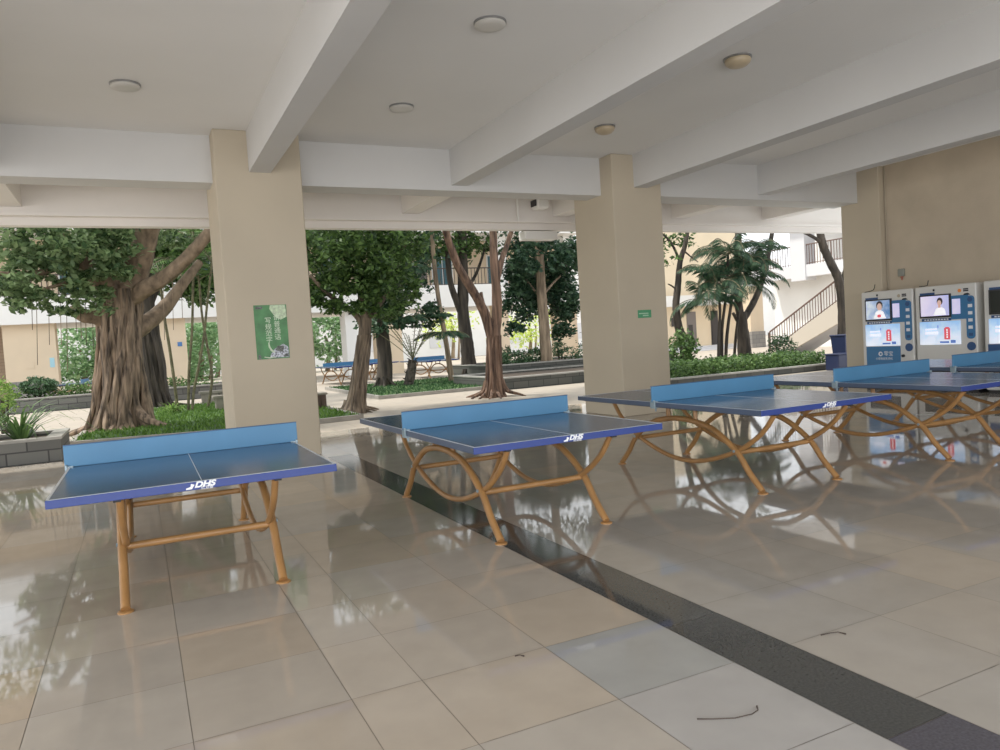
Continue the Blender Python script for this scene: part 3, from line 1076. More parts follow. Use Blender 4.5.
def limb(b, pts, r0, r1, n=9, wob=.06, flare=0.0, seg=5, mi=0):
    P = smooth_path(pts, seg)
    N = len(P)
    R = []
    for i in range(N):
        t = i / (N - 1)
        r = r0 + (r1 - r0) * t
        if flare:
            r *= 1 + flare * math.exp(-t * 9)
        R.append(r)
    b.tube(P, R, n, mi, wob=wob)


def roots(b, base, r, n, L, rad):
    base = Vector(base)
    for k in range(n):
        a = 2 * PI * k / n + random.uniform(-.3, .3)
        l = L * random.uniform(.6, 1.2)
        d = Vector((math.cos(a), math.sin(a), 0))
        hh = min(.45, 1.3 * r)
        P = [base + d * r * .7 + Vector((0, 0, hh)), base + d * r * 1.1 + Vector((0, 0, hh * .35)),
             base + d * (r * 1.3 + l * .5) + Vector((random.uniform(-.05, .05), random.uniform(-.05, .05), .04)),
             base + d * (r * 1.3 + l) + Vector((0, 0, -.02))]
        b.tube(smooth_path(P, 4), [rad * (1.1 - .8 * i / 12) for i in range(13)], 6, wob=.1)


def frond(quads, base, az, L, elev, droop, nl=26, lw=.045, ll=.5, hang=.35):
    """pinnate palm leaf: leaflet quads along an arching rib; returns rib path"""
    d = Vector((math.cos(az), math.sin(az), 0))
    side = Vector((-d.y, d.x, 0))
    P = []
    p = Vector(base)
    N = 14
    for i in range(N + 1):
        P.append(p.copy())
        a = elev - droop * (i / N) ** 1.3
        p = p + (d * math.cos(a) + Vector((0, 0, 1)) * math.sin(a)) * (L / N)
    for k in range(nl):
        t = .16 + .84 * k / (nl - 1)
        i = min(int(t * N), N - 1)
        q = P[i].lerp(P[i + 1], t * N - i)
        tan = (P[i + 1] - P[i]).normalized()
        l = ll * math.sin(PI * (.18 + .80 * t)) ** .7 * random.uniform(.85, 1.1)
        for s in (-1, 1):
            v = (side * s * .9 + tan * .65 + Vector((0, 0, -hang - random.uniform(0, .3)))).normalized()
            w = tan * lw
            tip = q + v * l
            mid = q + v * l * .5 + Vector((0, 0, .04 * l))
            quads.append([q - w * .4, mid - w, tip, mid + w])
    return P


def frond_part(parent, m, *args, rib=None, **kw):
    q = []
    P = frond(q, *args, **kw)
    o = quads_obj('frond', qarr(q), m, parent)
    if rib:
        b = MB()
        b.tube(P, rib, 4)
        b.build('rib', MT['stem_green'], o)
    return o


def tuft(quads, c, n, L, w, spread=1.0):
    c = Vector(c)
    for k in range(n):
        a = random.uniform(0, 2 * PI)
        d = Vector((math.cos(a), math.sin(a), 0))
        sd = Vector((-d.y, d.x, 0)) * w
        l = L * random.uniform(.6, 1.1)
        e0 = random.uniform(.7, 1.4)
        p0 = c + d * random.uniform(0, .05)
        p = p0
        prev = p
        for i in range(4):
            el = e0 - spread * i * .62
            q = p + (d * math.cos(el) + Vector((0, 0, 1)) * math.sin(el)) * l / 4
            w0, w1 = sd * (1 - i * .22), sd * (1 - (i + 1) * .23)
            quads.append([p - w0, p + w0, q + w1, q - w1])
            p = q


def qarr(q):
    return np.array([[tuple(v) for v in f] for f in q], dtype=float)


# ------------------------------------------------------------------ lawns and planters
def lawn(name, poly, label, blades, gm='grass'):
    e = empty(name, label, 'lawn', (*poly[0], 0))
    o = Vector((*poly[0], 0))
    b = MB()
    P = [(x - o.x, y - o.y) for x, y in poly]
    b.prism(P, 2, -.02, .06)
    b.build('turf', MT['grass_base'], e)
    b = MB()
    n = len(P)
    for i in range(n):
        a, c = Vector(P[i]), Vector(P[(i + 1) % n])
        mid, dv = (a + c) / 2, c - a
        b.box((mid.x, mid.y, .03), (dv.length + .1, .1, .1), rot=Matrix.Rotation(math.atan2(dv.y, dv.x), 3, 'Z'))
    b.build('kerb', MT['kerb'], e)
    # blades over the polygon (rejection sampling)
    pts = []
    xs, ys = [p[0] for p in P], [p[1] for p in P]
    while len(pts) < blades:
        x, y = random.uniform(min(xs), max(xs)), random.uniform(min(ys), max(ys))
        ins = False
        for i in range(n):
            (x1, y1), (x2, y2) = P[i], P[(i + 1) % n]
            if (y1 > y) != (y2 > y) and x < (x2 - x1) * (y - y1) / (y2 - y1) + x1:
                ins = not ins
        if ins:
            pts.append((x, y))
    q = []
    for x, y in pts:
        a = random.uniform(0, PI)
        w = Vector((math.cos(a), math.sin(a), 0)) * .018
        h = random.uniform(.03, .09)
        t = Vector((random.uniform(-.05, .05), random.uniform(-.05, .05), h))
        p = Vector((x, y, .05))
        q.append([p - w, p + w, p + t + w * .3, p + t - w * .3])
    gr = quads_obj('grass', qarr(q), MT[gm], e)
    gr['kind'] = 'stuff'
    return e


lawn('lawn', [(-1.2, 15.6), (1.5, 14.9), (4.05, 15.1), (4.05, 24.0), (-0.8, 24.0)], 'bright green lawn bed at the foot of the large banyan, behind the poster pillar', 9000)
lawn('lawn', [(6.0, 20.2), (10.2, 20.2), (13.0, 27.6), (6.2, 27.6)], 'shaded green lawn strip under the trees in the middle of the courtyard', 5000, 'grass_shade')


def planter(name, label, x0, x1, y0, y1, h, m, cop=True, tw=.18):
    e = empty(name, label, 'planter', ((x0 + x1) / 2, (y0 + y1) / 2, 0))
    cx, cy = (x0 + x1) / 2, (y0 + y1) / 2
    b = MB()
    for (a0, a1, c0, c1) in ((x0, x1, y0, y0 + tw), (x0, x1, y1 - tw, y1), (x0, x0 + tw, y0 + tw, y1 - tw), (x1 - tw, x1, y0 + tw, y1 - tw)):
        b.bb(a0 - cx, a1 - cx, c0 - cy, c1 - cy, -.05, h - .04)
    b.build('stone_wall', m, e)
    if cop:
        b = MB()
        o = .02
        for (a0, a1, c0, c1) in ((x0 - o, x1 + o, y0 - o, y0 + tw + o), (x0 - o, x1 + o, y1 - tw - o, y1 + o), (x0 - o, x0 + tw + o, y0 + tw, y1 - tw), (x1 - tw - o, x1 + o, y0 + tw, y1 - tw)):
            b.bb(a0 - cx, a1 - cx, c0 - cy, c1 - cy, h - .04, h)
        b.build('coping', MT['coping'], e)
    b = MB()
    b.bb(x0 + tw - cx, x1 - tw - cx, y0 + tw - cy, y1 - tw - cy, -.04, h - .08)
    b.build('soil', MT['soil'], e)
    return e


planter('stone_planter', 'low dark stone planter at the left edge of the hall floor, with strap-leaved plants', -7.0, -1.16, 13.3, 14.9, .38, MT['granite'])
planter('stone_planter', 'long low grey stone planter across the far side of the courtyard, behind the banyan', -9.0, 4.6, 28.9, 31.2, .47, MT['granite'])
planter('stone_planter', 'dark stone planter in front of the dense tree, left of the second pillar', 9.4, 16.0, 19.2, 23.0, .34, MT['dark_stone'])
planter('stone_planter', 'taller dark planter ring standing behind the front one around the tan tree', 11.2, 19.0, 23.4, 27.5, .55, MT['dark_stone'])
planter('hedge_planter', 'low dark kerbed bed holding the clipped hedge on the right side of the courtyard', 12.2, 18.6, 15.2, 20.6, .17, MT['dark_stone'], tw=.14)

# ------------------------------------------------------------------ trees
# large banyan
base = atz(120, 430, 0.0)
BY = base.y
e = empty('banyan_tree', 'large old banyan with a thick rope-rooted trunk at the left, on the lawn bed', 'tree', base)
b = MB()
L = lambda px, py, dy=0: at(px, py, BY + dy) - base
limb(b, [(0, 0, -.05), L(120, 400), L(120, 370), L(120, 340), L(120, 310), L(120, 290)], .37, .40, 18, .06, .30)
for k in range(34):                        # fused strands running down the trunk
    a = 2 * PI * k / 34 + random.uniform(-.1, .1)
    P, R = [], []
    ph = random.uniform(0, 6)
    sz = random.choice([.035, .05, .07, .085])
    for i in range(15):
        t = i / 14
        c = Vector((0, 0, 0)).lerp(L(119, 290), t)
        rr = (.38 + .27 * math.exp(-t * 5)) * (1.0 + .09 * math.sin(9 * t + ph))
        aa = a + .24 * math.sin(5 * t + ph) + .1 * t
        P.append(c + Vector((math.cos(aa) * rr, math.sin(aa) * rr, 0)))
        R.append(sz * (1.3 - .5 * t) * random.uniform(.8, 1.2))
    P[0].z = -.03
    b.tube(P, R, 7, wob=.1)
roots(b, (0, 0, 0), .5, 18, .55, .075)
b.tube(smooth_path([L(126, 395, .1), L(143, 416, -.5), L(158, 424, -.7), L(176, 427, -.8)], 5), [.13 - .006 * i for i in range(16)], 8, wob=.08)
limb(b, [L(120, 320), L(128, 290), L(139, 262, -.2), L(149, 225, -.5), L(158, 190, -.7), L(168, 140, -1.0)], .36, .13, mi=1)
limb(b, [L(124, 308), L(140, 292, -.3), L(165, 277, -.6), L(187, 258, -.9), L(210, 232, -1.2), L(240, 195, -1.5)], .20, .10, mi=1)
limb(b, [L(126, 338), L(148, 322, .3), L(167, 305, .6), L(182, 285, .8), L(200, 262, 1.0)], .22, .09, mi=1)
limb(b, [L(116, 320), L(110, 295), L(97, 275, -.3), L(80, 255, -.6), L(50, 225, -1.0), L(10, 190, -1.4)], .32, .1, mi=1)
limb(b, [L(118, 310), L(110, 270), L(106, 240), L(103, 200, .3), L(95, 150, .6)], .30, .11, mi=1)
limb(b, [L(108, 322), L(95, 317, -.2), L(83, 316, -.4), L(72, 309, -.6)], .19, .10, mi=1)
limb(b, [L(80, 257, -.6), L(50, 270, -1.0), L(20, 275, -1.4), L(-20, 270, -1.8)], .09, .03, mi=1)
limb(b, [L(97, 275, -.3), L(70, 282, -1.0), L(40, 290, -1.5)], .07, .02, mi=1)
b.build('trunk', [MT['bark_banyan'], MT['bark_branch']], e, True)
# thin hanging aerial roots, each its own part
for px, y0, y1 in ((36, 300, 365), (60, 318, 345), (66, 300, 372), (80, 318, 338), (85, 320, 345), (92, 318, 350), (97, 320, 340), (31, 300, 330), (163, 300, 340), (172, 295, 330), (181, 290, 318), (75, 312, 332), (48, 300, 345)):
    dy = random.uniform(-1, .6)
    r_ = MB()
    r_.tube([L(px, y0 - 20, dy), L(px + 1, (y0 + y1) / 2, dy), L(px + 1.5, y1, dy)], .007, 5)
    r_.build('aerial_root', MT['bark_banyan'], e)

bl = [(L(62, 250, -1.2), (1.25, 1.0, .6), 1900, 52, .085), (L(45, 282, -1.4), (.95, .8, .48), 1250, 40, .085), (L(90, 255, -.9), (.95, .8, .65), 1400, 40, .09), (L(32, 300, -1.4), (.55, .6, .30), 360, 16, .11),
      (L(118, 258, -.9), (.6, .5, .6), 520, 18, .14), (L(12, 268, -.8), (.5, .9, .6), 200, 14, .12), (L(62, 306, -1.1), (.5, .5, .22), 220, 11, .14), (L(91, 300, -.9), (.45, .45, .36), 330, 14, .13),
      (L(165, 232, .8), (1.1, .9, .45), 800, 26, .12), (L(60, 200, -1.0), (2.6, 2.4, .9), 2600, 70, .1), (L(160, 160, -.5), (3.0, 2.6, 1.5), 2400, 60, .13), (L(110, 100, .5), (3.4, 3, 1.6), 1600, 60, .13)]
foliage('crown', bl, .15, MT['leaf_banyan'], e)

# second banyan, darker, behind
b0 = at(151, 404, 25.0)
b0.z = 0
e = empty('banyan_tree', 'dark banyan trunk standing just behind the large banyan, to its right', 'tree', b0)
b = MB()
L2 = lambda px, py, dy=0: at(px, py, 25.0 + dy) - b0
limb(b, [(0, 0, -.05), L2(153, 380), L2(150, 350), L2(145, 320), L2(143, 290), L2(146, 250), L2(152, 200)], .40, .25, 12, .06, .35)
for k in range(15):
    a = 2 * PI * k / 15
    P, R = [], []
    ph = random.uniform(0, 6)
    for i in range(11):
        t = i / 10
        c = Vector((0, 0, 0)).lerp(L2(145, 315), t)
        rr = .40 * (1 - .25 * t) + .22 * math.exp(-t * 6)
        P.append(c + Vector((math.cos(a + .2 * math.sin(4 * t + ph)) * rr, math.sin(a) * rr, 0)))
        R.append(.055 * random.uniform(.8, 1.2))
    P[0].z = -.03
    b.tube(P, R, 6, wob=.1)
limb(b, [L2(144, 310), L2(160, 280, .5), L2(185, 250, 1), L2(200, 215, 1.4)], .2, .08)
limb(b, [L2(152, 330, -.3), L2(160, 360, -.4), L2(163, 385, -.3), L2(166, 402, -.2)], .06, .09)
roots(b, (0, 0, 0), .5, 9, .6, .06)
b.build('trunk', MT['bark_dark'], e, True)
foliage('crown', [(L2(190, 262, 0), (1.25, 1.4, 1.15), 1900, 34, .16), (L2(165, 262, 1.0), (1.2, 1.5, .9), 1300, 26, .16), (L2(205, 290, .2), (.8, 1.0, .55), 800, 16, .2), (L2(160, 180), (3.4, 3, 2.0), 3000, 60, .15), (L2(110, 260, 1.5), (1.8, 1.4, 1.1), 1500, 28, .16)],
        .21, MT['leaf_dark'], e)

# slender clump of stems at the lawn's back right
b0 = Vector((1.12, 21.6, 0.0))
e = empty('slender_palm', 'clump of thin leaning palm stems on the lawn, left of the poster pillar', 'palm', b0)
YP = 21.6
L3 = lambda px, py, dy=0: at(px, py, YP + dy) - b0
b = MB()
limb(b, [(-.25, .1, -.02), L3(174, 380), L3(169, 345), L3(164, 315), L3(160, 280)], .045, .034, 7, .03)
limb(b, [(0, 0, -.02), L3(189, 370), L3(192, 330), L3(193, 285), L3(194, 240)], .04, .03, 7, .03)
limb(b, [(.08, -.1, -.02), L3(194, 390), L3(199, 365), L3(204, 335), L3(207, 305), L3(212, 262)], .04, .03, 7, .03)
limb(b, [(.5, .4, -.02), L3(212, 378, .4), L3(207, 345, .4), L3(202, 315, .4), L3(199, 280, .4)], .04, .03, 7, .03)
b.build('stems', MT['stem_green'], e, True)
q = []
for c in (L3(160, 280), L3(194, 240), L3(212, 262), L3(199, 280, .4)):
    for k in range(7):
        frond_part(e, MT['leaf_dark'], c, random.uniform(0, 2 * PI), random.uniform(1.2, 1.8), random.uniform(.5, 1.2), random.uniform(1.3, 2.0), 20, .03, .38, .4, rib=.012)
e = empty('grass_tuft', 'yellow-green grassy tuft at the foot of the thin palm stems', 'grass tuft', (0.72, 21.2, 0.05))
q = []
tuft(q, (0, 0, 0), 60, .6, .018, .75)
quads_obj('blades', qarr(q), MT['leaf_bright'], e)


# trees of the middle bay
def tree(name, label, base, limbs, bark, crowns, leaf, lsize=.2, nroot=0, rr=.25, rl=.5, rrad=.05, flare=.35, strands=0, droop=.2, cat='tree'):
    base = Vector((base.x, base.y, 0.0))
    e = empty(name, label, cat, base)
    b = MB()
    for i, (pts, r0, r1) in enumerate(limbs):
        pts = [Vector(p) - base for p in pts]
        if i == 0:
            pts[0].z = -.04
        limb(b, pts, r0, r1, 12 if r0 > .15 else 8, .06, flare if i == 0 else 0)
        if i == 0 and strands:
            Pm = smooth_path(pts, 5)
            for k in range(strands):
                a = 2 * PI * k / strands
                P, R = [], []
                ph = random.uniform(0, 6)
                for j, c in enumerate(Pm):
                    t = j / (len(Pm) - 1)
                    if t > .8:
                        break
                    ra = (r0 + (r1 - r0) * t) * (1 + flare * math.exp(-t * 9)) * 1.0
                    aa = a + .25 * math.sin(5 * t + ph)
                    P.append(c + Vector((math.cos(aa) * ra, math.sin(aa) * ra, 0)))
                    R.append(.16 * r0 * random.uniform(.8, 1.2))
                b.tube(P, R, 6, wob=.1)
    if nroot:
        roots(b, (0, 0, 0), rr, nroot, rl, rrad)
    b.build('trunk', bark, e, True)
    if crowns:
        cr = [(Vector(c) - base, r, n, cl, sp) for c, r, n, cl, sp in crowns]
        foliage('crown', cr, lsize, leaf, e, droop)
    return e


A = lambda Y: (lambda px, py, dy=0: at(px, py, Y + dy))
a = A(16.6)
tree('ficus_tree', 'leafy tree with a flared ribbed trunk just right of the poster pillar', atz(353, 411), [
    ([a(354, 411), a(358, 390), a(361, 365), a(364, 340), a(366, 318)], .18, .135),
    ([a(364, 330), a(357, 316), a(345, 306, -.2), a(328, 294, -.4), a(310, 275, -.5)], .085, .035),
    ([a(366, 322), a(362, 300), a(358, 270, .2), a(352, 230, .4), a(345, 180, .5)], .10, .05),
    ([a(366, 320), a(378, 305, .2), a(390, 285, .4), a(402, 255, .6), a(415, 200, .8)], .09, .04)],
    MT['bark_ficus'], [
    (a(335, 250, -.6), (.85, 1.0, .7), 2500, 50, .11), (a(380, 258, -.3), (.95, 1.0, .75), 2800, 54, .11), (a(358, 280, -.4), (1.15, .9, .42), 1900, 40, .12),
    (a(325, 285, -.2), (.62, .8, .42), 1100, 26, .14), (a(402, 288, .5), (.42, .7, .62), 1000, 24, .15), (a(314, 245, .3), (.5, .8, .7), 900, 20, .14), (a(405, 245, .6), (.5, .8, .5), 900, 20, .15),
    (a(342, 306, -.5), (.55, .5, .22), 520, 14, .14), (a(320, 302, -.3), (.35, .5, .25), 320, 9, .16), (a(388, 308, -.3), (.5, .5, .32), 620, 14, .15), (a(365, 300, -.6), (.45, .35, .25), 420, 10, .16),
    (a(360, 180, 0), (2.6, 2.4, 1.4), 3500, 60, .15), (a(360, 235, .8), (1.9, .8, .6), 1600, 30, .16)],
    MT['leaf_dark'], .125, 10, .2, .38, .05, .75, 11)
# sunlit sprigs within its crown belong to the same crown colour range
a = A(25.5)
tree('leafy_tree', 'dark trunk wrapped in leaves behind the leafy tree, on the middle lawn strip', atz(384, 388), [
    ([a(384, 387), a(385, 365), a(383, 340), a(380, 315), a(378, 280), a(376, 230), a(374, 180)], .27, .17),
    ([a(381, 320), a(395, 300), a(405, 270), a(415, 230)], .1, .05)],
    MT['bark_dark'], [
    (a(383, 322, -.4), (.9, .8, .5), 700, 16, .2), (a(392, 290, -.2), (1.0, 1.0, .9), 1300, 24, .18), (a(412, 262, .5), (1.1, 1.0, 1.0), 1300, 24, .18), (a(388, 200), (3, 2.6, 1.8), 2200, 40, .16)],
    MT['leaf_teal'], .2, 6, .3, .3, .05, .25)

b0 = atz(408, 387)
e = empty('cycad', 'short rough-trunked cycad with thin upright stalks on the middle lawn strip', 'cycad', b0)
a = A(b0.y)
b = MB()
limb(b, [(0, 0, -.03), a(411, 372) - b0, a(413, 360) - b0], .17, .15, 10, .14, .3)
for k in range(26):
    t = random.uniform(.05, 1)
    an = random.uniform(0, 2 * PI)
    c = Vector((0, 0, 0)).lerp(a(413, 360) - b0, t)
    d = Vector((math.cos(an), math.sin(an), .5))
    b.tube([c + d * .12, c + d * .22], [.03, .012], 5)
b.build('trunk', MT['bark_dark'], e)
q = []
for k in range(13):
    az = 2 * PI * k / 13 + random.uniform(-.2, .2)
    frond_part(e, MT['leaf_dark'], a(413, 360) - b0, az, random.uniform(1.2, 1.9), random.uniform(.75, 1.3), random.uniform(.2, .8), 9, .012, .12, .1, rib=.014)

b0 = atz(452, 382)
e = empty('fan_palm', 'slim leaning palm with dark drooping leaf skirts on the middle lawn strip', 'palm', b0)
a = A(b0.y)
b = MB()
limb(b, [(0, 0, -.03), a(448, 355) - b0, a(444, 330) - b0, a(438, 295) - b0, a(433, 250) - b0, a(431, 200) - b0], .105, .075, 8, .05, .2)
b.build('trunk', MT['bark_tan'], e, True)
q = []
for (px, py, n, Lf, el) in ((444, 333, 9, 1.15, .25), (430, 318, 8, .9, .5), (405, 318, 7, .9, .3)):
    for k in range(n):
        frond_part(e, MT['leaf_teal'], a(px, py, random.uniform(-.3, .3)) - b0, 2 * PI * k / n + random.uniform(-.3, .3), Lf * random.uniform(.8, 1.1), el, 1.1, 16, .05, .36, .5, rib=.012)
for k in range(14):
    frond_part(e, MT['leaf_teal'], a(431, 205) - b0, 2 * PI * k / 14, random.uniform(1.8, 2.4), random.uniform(.2, 1.0), 1.9, 24, .03, .5, .4, rib=.014)
foliage('leaf_skirt', [(a(431, 316, .1) - b0, (.62, .55, .55), 620, 20, .16), (a(408, 325, .1) - b0, (.55, .5, .14), 220, 10, .2)], .16, MT['leaf_teal'], e)

a = A(26.5)
tree('dark_tree', 'dark two-stemmed tree in the middle of the courtyard, behind the reddish forked tree', atz(470, 379), [
    ([a(470, 378), a(468, 355), a(466, 335), a(463, 312), a(463, 280), a(462, 240), a(460, 190)], .28, .17),
    ([a(464, 320), a(456, 300), a(450, 280), a(447, 250), a(444, 210)], .15, .09),
    ([a(464, 290), a(474, 278, .3), a(482, 258, .5), a(488, 235, .7)], .08, .04)],
    MT['bark_dark'], [
    (a(450, 248, .3), (.8, 1.2, .55), 550, 14, .2), (a(480, 245, .6), (.8, 1.2, .45), 450, 12, .2), (a(463, 245, .3), (.5, .6, .9), 600, 14, .2), (a(425, 245, 1), (.8, 1.2, .8), 900, 14, .2),
    (a(465, 190), (3.2, 2.6, 1.6), 2400, 40, .16)],
    MT['leaf_dark'], .2, 7, .3, .35, .05, .3)

a = A(17.2)
tree('forked_tree', 'reddish-brown forked tree with a ribbed trunk standing in the paving, middle of the courtyard', atz(495, 396), [
    ([a(495, 396), a(494, 370), a(494, 345), a(494, 325)], .20, .16),
    ([a(491, 335), a(484, 312), a(474, 293, -.1), a(460, 270, -.2), a(450, 245, -.3), a(443, 220, -.4), a(436, 180, -.5)], .14, .075),
    ([a(495, 335), a(497, 310), a(496, 285), a(494, 260), a(493, 230, .1), a(490, 190, .2)], .15, .09),
    ([a(496, 285), a(501, 262), a(507, 245, .2), a(514, 222, .3), a(522, 190, .5)], .09, .05),
    ([a(484, 308), a(482, 300), a(481, 292)], .07, .04)],
    MT['bark_red'], [(a(490, 150), (3.0, 2.6, 1.2), 3200, 60, .15), (a(505, 190, 1), (1.5, 1.6, .7), 900, 24, .16)],
    MT['leaf_mid'], .18, 12, .3, .4, .06, .55, 12)

a = A(25.2)
tree('dense_tree', 'tan-trunked tree with a dense dark crown in the planter, left of the second pillar', at(548, 372, 25.2), [
    ([a(548, 374), a(546, 350), a(544, 325), a(542, 300), a(540, 270), a(539, 240), a(538, 190)], .23, .15),
    ([a(543, 300), a(530, 285, .5), a(518, 270, .9)], .06, .03), ([a(543, 295), a(556, 280, .5), a(568, 270, .9)], .06, .03)],
    MT['bark_tan'], [
    (a(520, 300, .9), (.85, .8, .95), 1500, 26, .18), (a(565, 300, .9), (.8, .8, 1.0), 1500, 26, .18), (a(520, 265, .6), (.9, .9, .8), 1200, 22, .18), (a(565, 262, .6), (.8, .9, .9), 1200, 22, .18), (a(542, 285, 1.3), (1.5, .7, 1.45), 3200, 60, .12), (a(528, 262, -.6), (.75, .4, .6), 520, 20, .12), (a(560, 262, -.6), (.65, .4, .6), 520, 20, .12), (a(542, 243, -.5), (.6, .3, .3), 200, 10, .14), (a(525, 250, 1.3), (1.1, .7, .6), 1000, 26, .14), (a(566, 250, 1.3), (.9, .7, .6), 1000, 26, .14),
    (a(513, 330, .9), (.45, .5, .3), 220, 10, .2), (a(562, 332, .8), (.55, .5, .4), 420, 12, .2), (a(545, 200), (3, 2.6, 1.6), 2200, 40, .16)],
    MT['leaf_teal'], .2, 0, flare=.2)

# right bay
a = A(19.0)
tree('crooked_tree', 'dark crooked thin tree just right of the second pillar', at(690, 366, 19.0), [
    ([a(690, 368), a(684, 345), a(678, 325), a(676, 305), a(678, 285), a(680, 262), a(685, 245), a(690, 215)], .16, .06),
    ([a(680, 262), a(674, 248), a(667, 238), a(655, 228)], .05, .025), ([a(683, 250), a(690, 256, .2), a(698, 262, .3)], .035, .015),
    ([a(677, 290), a(672, 286), a(668, 284)], .035, .02)],
    MT['bark_dark'], [(a(680, 240), (.75, .8, .28), 160, 12, .2), (a(668, 255), (.3, .5, .4), 80, 8, .2), (a(690, 200), (2, 2, 1.0), 1200, 30, .16)],
    MT['leaf_dark'], .16, flare=.4)

b0 = at(722, 362, 18.2)
b0.z = .08
e = empty('areca_palm', 'bushy multi-stemmed palm with feathery fronds in the hedge bed, right of the second pillar', 'palm', b0)
a = A(18.2)
b = MB()
ends = []
for pts, r in (([(718, 362), (719, 335), (720, 310), (717, 285)], .055), ([(725, 362), (727, 335), (731, 305), (735, 275)], .06), ([(733, 360), (736, 335), (741, 300), (750, 262)], .05), ([(722, 362), (722, 330), (726, 295), (728, 255)], .055)):
    P = [a(*p) - b0 for p in pts]
    P[0].z = -.05
    limb(b, P, r, r * .7, 7, .04)
    ends.append(P[-1])
b.build('stems', MT['bark_dark'], e, True)
q = []
for c in ends + [a(745, 285) - b0, a(708, 300) - b0]:
    for k in range(12):
        frond_part(e, MT['leaf_teal'], c, 2 * PI * k / 12 + random.uniform(-.3, .3), random.uniform(1.1, 1.75), random.uniform(.1, 1.35), random.uniform(1.3, 2.4), 28, .022, .45, .6, rib=.012)

a = A(18.8)
tree('forked_tree', 'dark forked tree rising behind the hedge, right of the feathery palm', at(745, 364, 18.8), [
    ([a(745, 366), a(744, 345), a(742, 325), a(741, 312)], .23, .17),
    ([a(741, 318), a(738, 300), a(737, 275), a(738, 245), a(740, 200)], .14, .10),
    ([a(743, 320), a(752, 305), a(759, 290), a(765, 270), a(770, 245), a(775, 215)], .12, .07),
    ([a(740, 325), a(736, 318), a(733, 313)], .07, .05)],
    MT['bark_dark'], [(a(738, 180), (2.6, 2.4, 1.0), 2000, 40, .15), (a(757, 262, .3), (.5, .6, .3), 200, 8, .2)],
    MT['leaf_teal'], .18, flare=.5)

a = A(16.0)
tree('bare_tree', 'dark bare forked trunk just left of the last pillar', at(843, 372, 16.0), [
    ([a(843, 372), a(843, 330), a(842, 300), a(838, 278), a(829, 260), a(822, 242), a(818, 215), a(812, 170)], .15, .10),
    ([a(824, 245), a(815, 238), a(803, 232), a(790, 226)], .06, .035),
    ([a(841, 290), a(846, 270), a(848, 245), a(849, 200)], .10, .07)],
    MT['bark_dark'], [(a(825, 130), (2.4, 2.2, .9), 1600, 36, .15)], MT['leaf_mid'], .18, flare=.3)


# ------------------------------------------------------------------ shrubs and hedges
def shrub(name, label, c, r, n, m, size=.09, stem=True, cl=60, cat='shrub', shell=.8, sp=.13):
    c = Vector(c)
    bz = Vector((c.x, c.y, 0.0))
    e = empty(name, label, cat, bz)
    V = leaves_at(blob_points((0, 0, c.z), r, n, cl, sp, shell), size)
    quads_obj('foliage', V, m, e)
    if stem:
        b = MB()
        for k in range(4):
            an = 2 * PI * k / 4
            b.tube([(.05 * math.cos(an), .05 * math.sin(an), -.02), (.3 * r[0] * math.cos(an), .3 * r[1] * math.sin(an), c.z)], .025, 6)
        b.build('stems', MT['bark_dark'], e)
    return e


c = at(39, 386, 30.0)
shrub('topiary_shrub', 'round clipped dome shrub in the far planter at the left', c, (.66, .66, .36), 3200, MT['leaf_topiary'], .085, cl=260, sp=.06, shell=.7)
c = at(560, 349, 26.5)
shrub('topiary_shrub', 'round clipped shrub right of the tan tree trunk', c, (.36, .36, .34), 700, MT['leaf_topiary'], .09)
c = at(505, 353, 26.5)
shrub('topiary_shrub', 'small round clipped shrub beside the forked tree trunk, left of the tan tree', c, (.3, .3, .3), 400, MT['leaf_topiary'], .09)
c = at(2, 398, 20.0)
shrub('round_shrub', 'bright green rounded shrub cut off by the left edge of the picture', c, (.35, .5, .42), 900, MT['leaf_bright'], .08)
for px, lab in ((62, 'low scraggly shrub left of the clipped dome in the far planter'), ):
    pass
for i, (px, py, r, n, mm) in enumerate(((22, 397, (.4, .4, .25), 220, 'leaf_hedge'), (58, 396, (.5, .4, .22), 220, 'leaf_hedge'), (75, 393, (.6, .4, .3), 500, 'leaf_hedge'), (90, 392, (.55, .4, .3), 500, 'leaf_hedge'),
                                        (170, 388, (.5, .4, .35), 350, 'leaf_hedge'), (184, 386, (.4, .4, .3), 260, 'leaf_hedge'), (200, 384, (.6, .4, .25), 350, 'leaf_hedge'))):
    c = at(px, py, 29.9)
    labs = ['low sparse shrub left of the dome shrub in the far planter', 'low sparse shrub right of the dome shrub in the far planter', 'hedge shrub in front of the far blue table, the one nearer the cream column',
            'hedge shrub in front of the far blue table, next to the banyan trunk', 'shrub in the far planter in front of the cream column, left one', 'shrub in the far planter in front of the cream column, right one',
            'low shrub in the far planter beside the poster pillar']
    shrub('low_shrub', labs[i], c, r, n, MT[mm], .11, cl=24, sp=.25)
# strap-leaved plants in the left planter
for i, (x, y, n) in enumerate(((-1.75, 14.0, 34), (-2.25, 14.2, 30))):
    e = empty('strap_leaf_plant', ['arching strap-leaved plant at the end of the left planter', 'arching strap-leaved plant at the left picture edge in the left planter'][i], 'plant', (x, y, .28), group='strap plants in the left planter')
    q = []
    tuft(q, (0, 0, 0), n + 16, 1.45, .026, .8)
    quads_obj('leaves', qarr(q), MT['leaf_hedge'], e)

